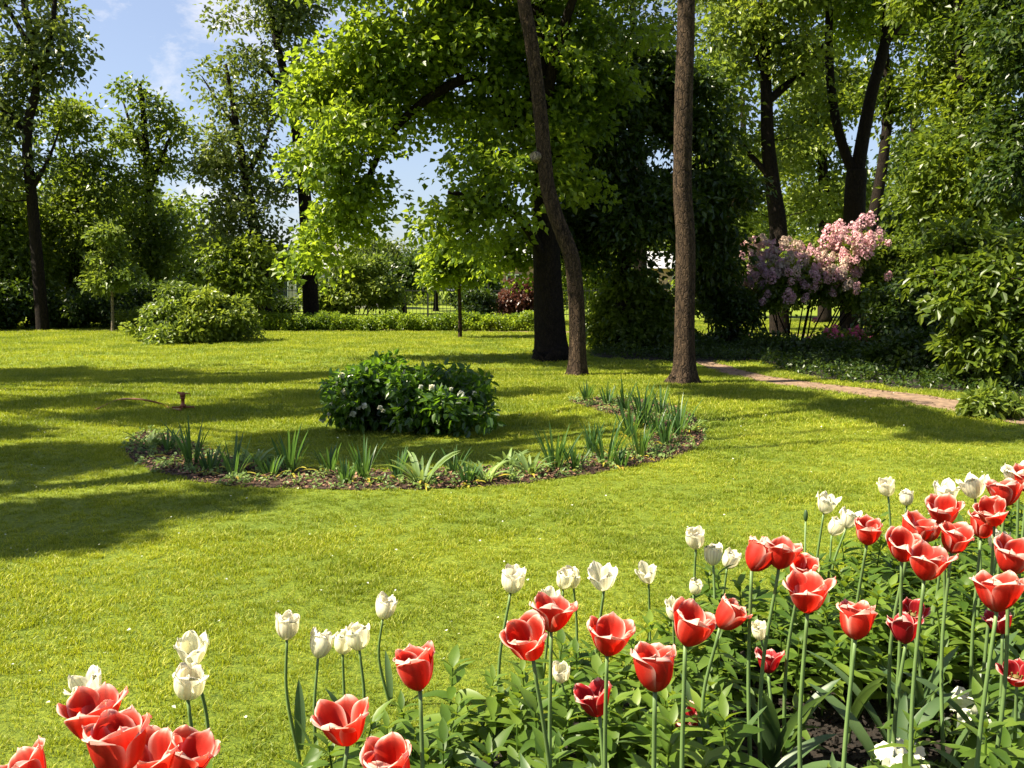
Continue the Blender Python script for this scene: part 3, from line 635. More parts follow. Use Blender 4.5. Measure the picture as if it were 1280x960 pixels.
shade_tree(-12.5, 6.0, [(115, 660, .28), (70, 645, .22), (30, 568, .45), (105, 580, .3), (225, 632, .25), (-70, 610, .5), (10, 545, .4), (155, 568, .25)], 8.2, 'tree standing left of the view whose crown shades the near lawn', 110)
shade_tree(-15.5, 11.0, [(60, 468, 1.0), (190, 470, 1.1), (320, 476, 1.0), (400, 498, .8), (300, 515, .8), (180, 520, .5), (455, 550, .6), (550, 568, .5), (370, 545, .5), (30, 505, .7), (640, 530, .4), (670, 494, .4), (-60, 480, 1.2), (430, 470, .5), (560, 470, .5), (765, 456, .7), (820, 462, .6), (885, 468, .6), (950, 462, .9), (880, 448, 1.0), (780, 442, .9), (1020, 458, .9)], 10.5, 'taller tree left of the view whose crown shades the lawn by the mulch bed', 520)
shade_tree(-7.2, 4.6, [(905, 488, .4), (975, 495, .45), (1050, 505, .45), (1130, 517, .4), (1200, 530, .4), (1265, 542, .4)], 9.2, 'tree standing near the camera at left whose crown shades the strip beside the path', 90)
# the park goes on behind and beside the viewer: copies of whole trees, added outside the view to block sky light
def copy_tree(src, x, y, rz, sc, lab):
    r = src.copy(); COL.objects.link(r); r.location = (x, y, 0); r.rotation_euler = (0, 0, rz); r.scale = (sc,) * 3; r['label'] = lab; r['group'] = 'park trees added outside the view to block sky light'
    for ch in src.children:
        c = ch.copy(); COL.objects.link(c); c.parent = r
for i, (x, y, rz, sc, lab) in enumerate(((-2, -13, .5, .9, 'added park tree directly behind the tulip border'), (8, -9, 2.1, .9, 'added park tree behind the right end of the tulip border'), (17, -3, 3.3, 1.0, 'added park tree right of the tulip border'), (15.5, 5.5, 4.4, .8, 'added park tree beside the right end of the path'),
                                (-24, -4, 1.2, .9, 'added park tree far left behind the tulips'), (-26, 6, 5.1, .9, 'added park tree far left level with the mulch bed'), (-27, 16, 2.7, .9, 'added park tree far left level with the maple'), (-12, -13, 3.9, .9, 'added park tree behind the left end of the lawn'))):
    copy_tree(maple if i % 2 else shade_coloured, x, y, rz, sc, lab)
#@@TREES_END

# ------------------------------------------------------------------ shrubs
def shrub(name, label, cat, px, Y, blobs, ncl, per, ls, leaf, nst=7, crad=(.2, .38), group=None, bark='bark_dark', fine=False, wr=.62, h=0.5, flat=.6, updown=.6, shell=.5, bough=14, bsp=1.5):
    b0 = root_at(px, Y); lim = []
    for i in range(nst):
        a = rng.random() * 6.283; r = rng.uniform(.02, .25); t_ = blobs[rng.integers(len(blobs))]
        e = np.array([t_[0] + rng.normal() * t_[3] * .35, t_[1] + rng.normal() * t_[4] * .35, t_[2]])
        s0 = b0 + np.array([math.cos(a) * r, math.sin(a) * r, 0]) if nst > 1 else b0
        s0 = s0 + np.array([(e[0] - s0[0]) * .35, (e[1] - s0[1]) * .35, 0])
        lim.append(np.array([s0, s0 * .5 + e * .5 + [0, 0, .05], e]))
    lim[0][0][:2] = b0[:2]
    return tree(name, label, cat, lim, [(.022, .009)] * nst, blobs, ncl, per, ls, leaf, M[bark], group, crad=crad, sides=5, tip_r=.004, fine=fine, wr=wr, seg=3, flat=flat, updown=updown, shell=shell, bough=bough, bsp=bsp)
Ys = 21.3
shrub('broad_shrub', 'big spreading pale green shrub on the lawn at left', 'shrub', 245, Ys, [B(245, 388, Ys, 44, 28), B(205, 400, Ys, 26, 18), B(286, 402, Ys, 28, 18), B(238, 368, Ys, 24, 12), B(250, 412, Ys, 54, 10)], 260, 85, .12, M['leaf_pale'], crad=(.22, .4), fine=True)
shrub('round_shrub', 'round pale green bush behind the clipped hedge', 'shrub', 440, 33, [B(442, 352, 33, 48, 30), B(415, 368, 33, 28, 18), B(470, 365, 33, 26, 20)], 170, 75, .17, M['leaf_pale'], crad=(.3, .55))
shrub('red_leaved_shrub', 'reddish brown leaved shrub beside the pink house', 'shrub', 655, 34, [B(655, 368, 34, 24, 20), B(648, 380, 34, 20, 12)], 80, 70, .14, M['leaf_red'], crad=(.25, .45))
shrub('dark_bush', 'small dark round bush by the fence at the tree foot', 'shrub', 352, 31, [B(352, 382, 31, 16, 13)], 30, 60, .13, M['leaf_dark'], crad=(.2, .35))
shrub('dark_bush', 'dark low bush under the distant trees near the pink house', 'shrub', 600, 33, [B(598, 378, 33, 22, 16)], 40, 60, .14, M['leaf_dark'], crad=(.25, .4))
# dark understorey along the left edge
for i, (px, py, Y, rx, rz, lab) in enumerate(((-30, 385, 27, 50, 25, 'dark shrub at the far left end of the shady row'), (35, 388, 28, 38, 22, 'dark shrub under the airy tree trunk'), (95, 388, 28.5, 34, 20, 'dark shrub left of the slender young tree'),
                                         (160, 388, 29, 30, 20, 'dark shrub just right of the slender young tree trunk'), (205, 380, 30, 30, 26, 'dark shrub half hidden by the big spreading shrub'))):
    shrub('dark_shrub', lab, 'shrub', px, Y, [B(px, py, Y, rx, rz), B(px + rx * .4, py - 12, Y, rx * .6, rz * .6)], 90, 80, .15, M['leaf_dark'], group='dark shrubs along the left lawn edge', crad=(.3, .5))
shrub('white_flowering_shrub', 'shrub dusted with white blossom left of the big spreading shrub', 'shrub', 175, 27.5, [B(175, 398, 27.5, 24, 12)], 40, 60, .1, M['leaf_mid'], crad=(.2, .32))
# right-hand shrubs
shrub('tall_shrub', 'tall shrub with lit yellow green top between the slim trunks', 'shrub', 790, 18.5, [B(785, 365, 18.5, 36, 24), B(765, 395, 18.5, 24, 26), B(815, 390, 18.5, 30, 30), B(795, 415, 18.5, 42, 16)], 200, 80, .12, M['leaf_mid'], crad=(.22, .4), fine=True)
shrub('tall_shrub', 'dark bushy shrub between the straight slim trunk and the lilac', 'shrub', 895, 19.5, [B(890, 350, 19.5, 28, 36), B(905, 380, 19.5, 26, 22), B(880, 300, 19.5, 26, 30), B(925, 385, 19.5, 20, 14)], 150, 80, .12, M['leaf_dark'], crad=(.22, .42))
lil, lc = shrub('lilac_bush', 'wide lilac bush covered with pink flower heads', 'shrub', 990, 20.5, [B(940, 350, 20.5, 34, 30), B(985, 345, 20.5, 45, 34), B(1035, 335, 20.5, 40, 34), B(1075, 325, 20.5, 34, 36), B(1110, 330, 20.5, 28, 40), B(1000, 362, 20.5, 70, 16), B(1090, 362, 20.5, 45, 24)], 380, 75, .12, M['leaf_mid'], nst=16, crad=(.22, .42), fine=True)
# lilac flower heads
def panicle(h, r, n, size):
    z = rng.random(n); a = rng.random(n) * 6.283; rr = r * np.sin(np.pi * (.18 + .78 * z)) ** .8 * rng.uniform(.5, 1.02, n)
    C = np.stack([np.cos(a) * rr, np.sin(a) * rr, z * h], 1); Nn = unit(np.stack([np.cos(a), np.sin(a), .4 + 0 * a], 1) + rng.normal(size=(n, 3)) * .3)
    D = unit(rng.normal(size=(n, 3))); D = unit(D - Nn * np.sum(D * Nn, 1)[:, None])
    return leaves(C - D * size / 2, D, Nn, size, size * .95, fold=.03, droop=.0)
pm = [mesh_data('flower_head', *panicle(.26, .115, 120, .045), M['lilac']) for _ in range(3)] + [mesh_data('flower_head', *panicle(.24, .11, 110, .045), M['lilac_pale']) for _ in range(2)]
base = np.array(lil.location)
cnt = 0
lpx = 640 + lc[:, 0] / lc[:, 1] * FPX; lpy = 362 - (lc[:, 2] - CAMZ) / lc[:, 1] * FPX
for (x0, x1, y0, y1, nn, pale) in ((905, 960, 325, 385, 16, 0), (930, 1010, 308, 350, 24, 1), (1005, 1070, 315, 350, 18, .4), (1015, 1060, 340, 372, 10, .6), (1030, 1105, 288, 325, 14, .3), (960, 1010, 345, 380, 5, 0), (1100, 1150, 300, 370, 4, 0)):
    for _ in range(nn):
        qx, qy = random.uniform(x0, x1), random.uniform(y0, y1)
        cost = np.hypot(lpx - qx, lpy - qy) + (lc[:, 1] - 19.5) * 9; c = lc[int(np.argmin(cost))]
        Yq = c[1] - rng.uniform(.25, .45); p = at(qx, qy, Yq)
        o = link('flower_head', pm[3 + cnt % 2] if random.random() < pale else pm[cnt % 3], lil)
        tilt = unit(np.array([rng.normal() * .3, -.35 + rng.normal() * .2, 1]))
        o.location = p - base; o.rotation_euler = Vector(tilt).to_track_quat('Z', 'Y').to_euler(); s_ = rng.uniform(.7, 1.35); o.scale = (s_,) * 3; cnt += 1
NV, NF, nk = [], [], 0
for _ in range(120):
    x0, x1, y0, y1 = random.choice([(900, 960, 322, 385), (925, 1010, 305, 345), (1000, 1070, 312, 350), (1000, 1080, 335, 375), (1030, 1110, 288, 330), (950, 1050, 310, 360)])
    qx, qy = random.uniform(x0, x1), random.uniform(y0, y1); c = lc[int(np.argmin(np.hypot(lpx - qx, lpy - qy) + (lc[:, 1] - 19.5) * 9))]
    V, F = panicle(.2 * rng.uniform(.6, 1.2), .09, 60, .045); mt = np.array(Matrix.Rotation(rng.normal() * .5, 3, 'X') @ Matrix.Rotation(rng.normal() * .5, 3, 'Y'))
    NV.append(V @ mt.T + at(qx, qy, c[1] - rng.uniform(.2, .5)) - base); NF.append(F + nk); nk += len(V)
tag(mobj('flower_heads', np.concatenate(NV), np.concatenate(NF), M['lilac'], lil), kind='stuff')
for sp in [(1035, 298), (1050, 292), (1060, 305), (1078, 285), (1088, 282), (1045, 312), (1030, 310), (1065, 295)][:max(0, 100 - cnt)]:
    o = link('flower_head', pm[cnt % 3], lil); p = at(sp[0], sp[1], 20.2); o.location = p - base; o.scale = (1.25,) * 3; cnt += 1
shrub('rhododendron_bush', 'low dark shrub with a few purple red blooms at the foot of the V tree', 'shrub', 1000, 17, [B(980, 440, 17, 34, 22), B(1040, 445, 17, 45, 24), B(1010, 455, 17, 55, 18)], 150, 80, .1, M['leaf_dark'], crad=(.18, .32))
azl, ac = shrub('azalea_bush', 'small azalea with magenta and pale pink flowers before the lilac', 'shrub', 1050, 18.2, [B(1045, 428, 18.2, 32, 13), B(1075, 425, 18.2, 24, 12)], 50, 60, .08, M['leaf_mid'], crad=(.15, .26))
fb = mesh_data('flower', *panicle(.09, .07, 34, .05), M['azalea'])
for c in ac[:40]:
    o = link('flower', fb, azl); o.location = c + [rng.normal() * .1, -.22, .1 + rng.normal() * .04] - np.array(azl.location); o.rotation_euler = (rng.normal() * .4, rng.normal() * .4, 0)
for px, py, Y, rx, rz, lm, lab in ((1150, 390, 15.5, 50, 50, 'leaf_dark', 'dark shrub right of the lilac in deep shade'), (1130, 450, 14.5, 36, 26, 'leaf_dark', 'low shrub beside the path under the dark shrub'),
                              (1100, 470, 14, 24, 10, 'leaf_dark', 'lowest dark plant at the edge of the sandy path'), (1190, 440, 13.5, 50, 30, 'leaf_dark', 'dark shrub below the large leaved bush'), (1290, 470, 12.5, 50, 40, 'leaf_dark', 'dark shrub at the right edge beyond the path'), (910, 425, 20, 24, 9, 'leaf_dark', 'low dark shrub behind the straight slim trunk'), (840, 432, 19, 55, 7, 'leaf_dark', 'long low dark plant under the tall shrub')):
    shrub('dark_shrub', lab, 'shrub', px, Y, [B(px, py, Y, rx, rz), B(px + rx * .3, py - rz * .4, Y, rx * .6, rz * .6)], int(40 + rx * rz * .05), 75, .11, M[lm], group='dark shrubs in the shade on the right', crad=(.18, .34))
Yb = 11.2
shrub('large_leaved_bush', 'big lit bush with large drooping leaves at the right edge', 'shrub', 1250, Yb, [B(1235, 335, Yb, 42, 26), B(1200, 375, Yb, 34, 24), B(1260, 395, Yb, 50, 34), B(1215, 425, Yb, 40, 22), B(1300, 360, Yb, 60, 60), B(1180, 335, Yb + .4, 25, 22), B(1245, 455, Yb, 36, 18), B(1190, 300, Yb + .8, 34, 20)],
      300, 30, .13, M['leaf_mid'], nst=10, crad=(.16, .32), fine=True, wr=.5, flat=.35, updown=1.2)
shrub('small_plant', 'small lit leafy plant at the path edge on the right', 'plant', 1242, 8.6, [B(1240, 505, 8.6, 30, 14), B(1235, 520, 8.6, 24, 10), B(1262, 512, 8.6, 16, 10)], 46, 34, .085, M['leaf_pale'], crad=(.08, .14), fine=True, wr=.5)
Yp = 7.95
peo, pc = shrub('peony_bush', 'dark glossy rounded bush with white flowers on the lawn', 'shrub', 505, Yp, [B(466, 486, Yp, 38, 36, .42), B(556, 490, Yp, 38, 38, .45), B(505, 515, Yp, 76, 32, .5), B(440, 500, Yp, 22, 38, .3), B(578, 505, Yp, 20, 34, .3), B(505, 478, Yp, 34, 16, .35)],
                330, 46, .08, M['leaf_glossy'], nst=14, crad=(.07, .17), fine=True, wr=.6, bough=13, bsp=2.1, shell=.25)
wf = mesh_data('flower', *panicle(.03, .026, 26, .03), M['white_petal_small'])
for px, py in ((456, 508), (448, 510), (441, 518), (415, 505), (430, 500), (475, 510), (479, 514), (576, 493), (580, 497), (586, 499), (593, 492), (553, 507), (564, 487), (526, 484), (427, 470), (420, 480), (403, 525), (412, 518), (540, 485), (430, 490)):
    o = link('flower', wf, peo); p = at(px, py, Yp - .62 + rng.normal() * .04 + abs(px - 505) / 100 * .35); o.location = p - np.array(peo.location); o.rotation_euler = (R(60), rng.normal() * .4, 0); s_ = rng.uniform(.6, 1.1); o.scale = (s_,) * 3

# low ground cover on the shaded litter
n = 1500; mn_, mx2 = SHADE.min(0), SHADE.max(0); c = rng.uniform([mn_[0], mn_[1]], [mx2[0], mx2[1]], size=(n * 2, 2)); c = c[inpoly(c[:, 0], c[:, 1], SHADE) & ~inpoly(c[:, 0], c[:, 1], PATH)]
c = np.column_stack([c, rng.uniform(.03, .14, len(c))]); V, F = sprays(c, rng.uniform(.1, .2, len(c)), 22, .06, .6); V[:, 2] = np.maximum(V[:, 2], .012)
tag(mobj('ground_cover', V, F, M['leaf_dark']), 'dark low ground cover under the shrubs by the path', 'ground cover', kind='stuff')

# clipped hedge
g = Geo(); hx0, hx1 = (318 - 640) / FPX * 26.8, (668 - 640) / FPX * 26.8
n = 560; c = np.column_stack([rng.uniform(hx0, hx1, n), rng.uniform(26.5, 27.3, n), rng.uniform(.08, .45, n)])
c[:, 2] += .05 * np.sin(c[:, 0] * 3.1)
hb = np.array([(hx0 + hx1) / 2, 26.9, 0]); hedge = thing('clipped_hedge', hb, 'long low clipped green hedge across the far end of the lawn', 'hedge')
V, F = sprays(c, rng.uniform(.13, .2, n), 80, .075, .8); V[:, 2] = np.maximum(V[:, 2], .02); mobj('foliage', V, F, M['leaf_bright'], hedge, hb)
g = Geo()
for x in np.arange(hx0 + .1, hx1, .22):
    yb = 26.9 + rng.normal() * .15; g.add(*tube([[x, yb, -.02], [x + rng.normal() * .05, yb, .2], [x + rng.normal() * .08, yb, .42]], [.014, .01, .006], 4))
g.obj('stems', M['bark_dark'], hedge, hb)

# iron fence beyond the hedge
Yf = 37.0; fx = np.arange(-13.5, 6.1, 2.5)
fen = thing('iron_fence', (0, Yf, 0), 'dark iron railing fence behind the hedge', 'fence')
for i, x in enumerate(fx):
    g = Geo(); g.add(*boxg([x, Yf, .75], [.07, .07, 1.5])); g.add(*lathe([(0.05, 0), (0.05, .03), (.02, .06), (.035, .09), (.001, .14)], 8, (x, Yf, 1.5))); g.obj('post', M['iron'], fen, (0, Yf, 0))
    if i < len(fx) - 1:
        g = Geo(); g.add(*boxg([x + 1.25, Yf, .22], [2.42, .03, .035])); g.add(*boxg([x + 1.25, Yf, 1.2], [2.42, .03, .035]))
        for bx in np.arange(x + .16, x + 2.4, .155): g.add(*boxg([bx, Yf + .02, .7], [.018, .018, 1.2]))
        g.obj('railing_panel', M['iron'], fen, (0, Yf, 0))

# houses beyond the park
def house(bx0, bx1, Y, hh, wall, label, nwin, gable=False):
    cx = (bx0 + bx1) / 2; wd = bx1 - bx0; r = thing('house', (cx, Y, 0), label, 'house')
    dp = 6.0; b = (0, 0, 0)
    g = Geo(); g.add(*boxg([0, dp / 2, hh / 2], [wd, dp, hh])); g.obj('wall', wall, r)
    V = np.array([[-wd / 2 - .3, -.4, hh], [wd / 2 + .3, -.4, hh], [wd / 2 + .3, dp + .4, hh], [-wd / 2 - .3, dp + .4, hh], [-wd / 2 - .3, dp / 2, hh + 1.3], [wd / 2 + .3, dp / 2, hh + 1.3]]); V[:, 2] += .01
    g = Geo(); g.add(V, [np.array([[0, 1, 5, 4], [2, 3, 4, 5], [3, 2, 1, 0]]), np.array([[0, 4, 3], [1, 2, 5]])]); rf = g.obj('roof', M['roof'], r)
    g = Geo(); g.add(*boxg([wd * .2, dp / 2, hh + 1.5], [.5, .5, 1.1])); g.obj('chimney', M['plaster'], rf)
    for i in range(nwin):
        x = -wd / 2 + (i + .5) * wd / nwin
        g = Geo()
        for (ox, oz, sx, sz) in ((-.55, 0, .08, 1.3), (.55, 0, .08, 1.3), (0, .65, 1.18, .08), (0, -.65, 1.18, .08), (0, 0, .05, 1.22)): g.add(*boxg([x + ox, -.04, hh * .55 + oz], [sx, .1, sz]))
        wn = g.obj('window', M['frame'], r)
        g = Geo(); g.add(*boxg([x, -.01, hh * .55], [1.02, .03, 1.22])); g.obj('pane', M['glass'], wn)
house(-17.5, -9.5, 58, 2.6, M['plaster'], 'low white house with grey roof seen past the fence', 5)
house(-2.2, 2.6, 60, 2.9, M['plaster_pink'], 'pale pink house glimpsed left of the thick dark trunk', 3)
house(8.5, 17, 62, 2.7, M['plaster_pink'], 'pinkish house glimpsed beneath the lilac', 4)

# far wood closing the view
def far_wood():
    n = 1500; u = rng.uniform(-1, 1, n); x = u * 75; y = rng.uniform(70, 84, n)
    hmax = 5.5 + 1.8 * np.sin(x * .21) + 1.2 * np.sin(x * .53 + 1) + 5 * (x > 16) + 4.5 * (x < -28) - 3.6 * ((x > -24) & (x < 8))
    z = rng.uniform(.3, 1, n) ** .8 * hmax
    V, F = sprays(np.column_stack([x, y, z]), rng.uniform(1.0, 2.0, n), 55, .55, .7)
    V[:, 2] = np.maximum(V[:, 2], .02)
    tag(mobj('far_wood', V, F, M['leaf_mid']), 'far belt of trees closing the view', 'wood', kind='stuff')
far_wood()

# ------------------------------------------------------------------ bark chips and seedlings in the mulch bed
mn, mx_ = CRES.min(0), CRES.max(0); n = 30000
x = rng.uniform(mn[0], mx_[0], n); y = rng.uniform(mn[1], mx_[1], n); k = inpoly(x, y, CRES); x, y = x[k], y[k]; n = len(x)
g = Geo(); C = np.column_stack([x, y, .008 + rng.random(n) * .022]); a = rng.random(n) * 6.283
D = unit(np.stack([np.cos(a), np.sin(a), rng.normal(size=n) * .35], 1)); Nn = unit(rng.normal(size=(n, 3)) * .45 + [0, 0, 1]); S = unit(np.cross(D, Nn)); Ln = rng.uniform(.005, .016, n)[:, None]; W = rng.uniform(.003, .008, n)[:, None]; H = .003
V = np.stack([C - D * Ln - S * W, C + D * Ln - S * W, C + D * Ln + S * W, C - D * Ln + S * W], 1); V = np.concatenate([V, V + Nn[:, None, :] * H], 1).reshape(-1, 3)
i8 = np.arange(n)[:, None] * 8
F = np.concatenate([i8 + np.array([f]) for f in ([4, 5, 6, 7], [0, 1, 5, 4], [1, 2, 6, 5], [2, 3, 7, 6], [3, 0, 4, 7])])
tag(mobj('bark_chips', V, F, M['chip']), 'loose brown bark chips covering the crescent bed', 'mulch', kind='stuff')
n2 = 7000; bx = rng.uniform(.3, 1.9, n2); by = rng.uniform(1.5, 3.2, n2); kb = inpoly(bx, by, BED); bx, by = bx[kb], by[kb]; n2 = len(bx)
C = np.column_stack([bx, by, .010 + rng.random(n2) * .01]); a = rng.random(n2) * 6.283; D = unit(np.stack([np.cos(a), np.sin(a), rng.normal(size=n2) * .4], 1)); Nn = unit(rng.normal(size=(n2, 3)) * .5 + [0, 0, 1]); S = unit(np.cross(D, Nn)); Ln = rng.uniform(.002, .011, n2)[:, None]; W = Ln * rng.uniform(.3, .9, (n2, 1))
V = np.stack([C - D * Ln - S * W, C + D * Ln - S * W, C + D * Ln + S * W, C - D * Ln + S * W], 1); V = np.concatenate([V, V + Nn[:, None, :] * np.minimum(Ln, .005)[:, None]], 1).reshape(-1, 3); i8 = np.arange(n2)[:, None] * 8
F = np.concatenate([i8 + np.array([f]) for f in ([4, 5, 6, 7], [0, 1, 5, 4], [1, 2, 6, 5], [2, 3, 7, 6], [3, 0, 4, 7])])
tag(mobj('soil_crumbs', V, F, M['soil']), 'dark crumbly soil between the tulip stems', 'soil', kind='stuff')
n = 620; idx = rng.choice(len(x), n, replace=False); c = np.column_stack([x[idx], y[idx], rng.uniform(.015, .045, n)])
V, F = sprays(c, rng.uniform(.02, .05, n), 12, .03, .6, fine=True); V[:, 2] = np.maximum(V[:, 2], .01)
tag(mobj('seedlings', V, F, M['leaf_pale_strap']), 'pale little seedlings scattered among the bark chips', 'seedlings', kind='stuff')

# ------------------------------------------------------------------ daffodil clumps
def strap(p, d, L_, w_, bend, segs=6, twist=0.0, wprof=None, fold=0.0):
    """a strap leaf rising from p, leaning along d"""
    d = np.asarray(d, float); side = np.array([-d[1], d[0], 0]); side /= np.linalg.norm(side) + 1e-9
    hd = np.array([d[0], d[1], 0]); hd /= np.linalg.norm(hd) + 1e-9
    V = []; P = np.array(p, float); th = math.atan2(d[2], math.hypot(d[0], d[1]))
    for i in range(segs + 1):
        t_ = i / segs; ww = w_ * (wprof(t_) if wprof else (1 - t_ ** 4) * (.7 + .3 * min(1, t_ * 3))) / 2
        a = th - bend * t_ ** 1.6
        nrm = -hd * math.sin(a) + np.array([0, 0, 1]) * math.cos(a)
        s2 = side * math.cos(twist * t_) + nrm * math.sin(twist * t_)
        V.append(P - s2 * ww + nrm * fold * ww); V.append(P.copy()); V.append(P + s2 * ww + nrm * fold * ww)
        P = P + (hd * math.cos(a) + np.array([0, 0, 1]) * math.sin(a)) * (L_ / segs)
    F = []
    for i in range(segs): F += [[3 * i, 3 * i + 1, 3 * i + 4, 3 * i + 3], [3 * i + 1, 3 * i + 2, 3 * i + 5, 3 * i + 4]]
    return np.array(V), np.array(F)
def daff(px, py, hpx, label, style=0):
    b = gnd(px, py); H = hpx * 1.25 * b[1] / FPX; r = thing('daffodil_clump', b, label, 'plant', 'daffodil clumps in the crescent bed')
    g = Geo(); nl = rng.integers(16, 26)
    for i in range(nl):
        a = rng.random() * 6.283; q = rng.uniform(0, .045); le = rng.uniform(.12, .5) if style == 0 else rng.uniform(.4, 1.0)
        dd = np.array([math.cos(a) * le, math.sin(a) * le, 1.0])
        g.add(*strap([math.cos(a) * q, math.sin(a) * q, -.01], dd, H * rng.uniform(.6, 1.15), .017 if style == 0 else .026, rng.uniform(.05, .5) if style == 0 else rng.uniform(.6, 1.6), 6, rng.normal() * .5, fold=.25))
    g.obj('leaves', M['leaf_daffodil'] if style == 0 else M['leaf_pale_strap'], r, smooth=True)
    g = Geo()
    for i in range(rng.integers(4, 9)):
        a = rng.random() * 6.283; dd = np.array([math.cos(a), math.sin(a), rng.uniform(.2, .9)]); g.add(*strap([math.cos(a) * .03, math.sin(a) * .03, 0], dd, H * rng.uniform(.4, .8), .018, rng.uniform(1.0, 1.6), 6, .4))
    g.obj('withered_leaves', M['leaf_yellow'], r, smooth=True)
DAFF = [(240, 582, 50, 0, 'tall dark clump of leaves near the left end of the crescent bed'), (210, 566, 28, 0, 'short clump beside the first tall clump at the left end'), (186, 560, 28, 1, 'pale sprawling clump at the very left tip of the crescent'),
        (291, 598, 48, 0, 'broad leaved clump second from the left end'), (318, 584, 32, 1, 'pale low clump behind the second tall clump'), (362, 592, 55, 0, 'pointed tall clump left of the peony bush'),
        (412, 590, 34, 0, 'shaded clump just below the left side of the peony bush'), (455, 600, 46, 0, 'V shaped clump below the middle of the peony bush'), (497, 598, 34, 0, 'small clump between the V shaped and pale clumps'), (526, 606, 48, 1, 'palest sprawling clump of strap leaves in the crescent centre'), (568, 592, 30, 0, 'loose dark clump behind the two palest clumps'),
        (606, 602, 36, 1, 'pale drooping clump right of the crescent centre'), (634, 584, 28, 1, 'pale upright clump at the back edge of the bed centre'), (694, 588, 50, 0, 'dark clump with broad leaves leaning left'), (740, 566, 34, 0, 'clump just left of the tall pair'), (758, 582, 54, 0, 'tallest dense clump where the bed widens'),
        (733, 502, 22, 0, 'tiny clump at the far upper tip of the crescent'), (780, 515, 36, 0, 'clump near the upper tip with spread leaves'), (802, 518, 34, 0, 'slim clump behind the upper group'), (788, 548, 40, 0, 'clump on the inner edge of the bend'), (803, 535, 44, 0, 'upright clump in the middle of the bend'), (826, 520, 34, 0, 'clump at the back of the bend'),
        (800, 572, 42, 0, 'clump at the front of the bend near the lawn'), (848, 545, 44, 0, 'clump on the outer edge of the bend'), (832, 558, 40, 0, 'clump just inside the outermost clump'), (862, 540, 30, 1, 'pale clump at the rightmost point of the crescent')]
DAFF += [(262, 590, 30, 0, 'small upright clump between the two tall clumps at the left end'), (338, 596, 28, 0, 'small clump in front of the pale low clump at left'), (432, 604, 26, 0, 'little clump on the front edge before the V shaped clump'),
         (585, 606, 26, 0, 'little clump on the front edge right of the palest clump'), (662, 594, 30, 1, 'small pale clump left of the broad leaved leaning clump'), (718, 588, 30, 0, 'small clump right of the broad leaved leaning clump'), (775, 584, 28, 0, 'small clump at the foot of the tallest dense clump'), (818, 545, 32, 0, 'slender clump deep inside the bend'), (760, 508, 26, 0, 'small clump next to the tiny one at the upper tip')]
for px, py, h_, st_, lab in DAFF: daff(px, py, h_, lab, st_)

# ------------------------------------------------------------------ lawn sprinkler with hose
b = gnd(229, 513); sp = thing('lawn_sprinkler', b, 'small rusty orange impact sprinkler on the shaded lawn', 'sprinkler')
g = Geo(); g.add(*boxg([0, 0, .035], [.22, .02, .016], .2)); g.add(*boxg([0, 0, .035], [.016, .16, .014], .2)); g.add(*tube([[-.1, -.02, .04], [-.12, -.02, 0]], .006, 6)); g.add(*tube([[.1, .02, .04], [.12, .02, 0]], .006, 6)); g.obj('base', M['brass'], sp)
g = Geo(); g.add(*lathe([(.001, .03), (.03, .03), (.03, .06), (.018, .07), (.018, .12), (.026, .125), (.026, .14), (.001, .14)], 12)); g.obj('riser', M['brass'], sp, smooth=True)
g = Geo(); g.add(*lathe([(.001, .14), (.024, .14), (.028, .17), (.02, .19), (.001, .192)], 12)); g.add(*tube([[0, 0, .165], [-.05, -.01, .195]], [.012, .007], 8)); g.obj('nozzle', M['brass'], sp, smooth=True)
g = Geo(); g.add(*tube([[.02, 0, .175], [.07, .01, .18], [.075, .01, .15]], .006, 6)); g.obj('swing_arm', M['brass'], sp)
hp = [gnd(120, 512, .012), gnd(148, 500, .02), at(170, 494, 9.3), at(190, 497, 9.25), gnd(205, 506, .014), gnd(214, 511, .012), gnd(226, 512, .04)]
hp[2][2] = .1; hp[3][2] = .08; hp = [p - np.array([0, 0, 0]) for p in hp]
pp = catmull(hp, 8); g = Geo(); g.add(*tube(pp - b, .011, 8)); ho = g.obj('garden_hose', M['hose'], None, smooth=True); ho.location = b
tag(ho, 'thin orange hose arching out of the grass to the sprinkler', 'hose')

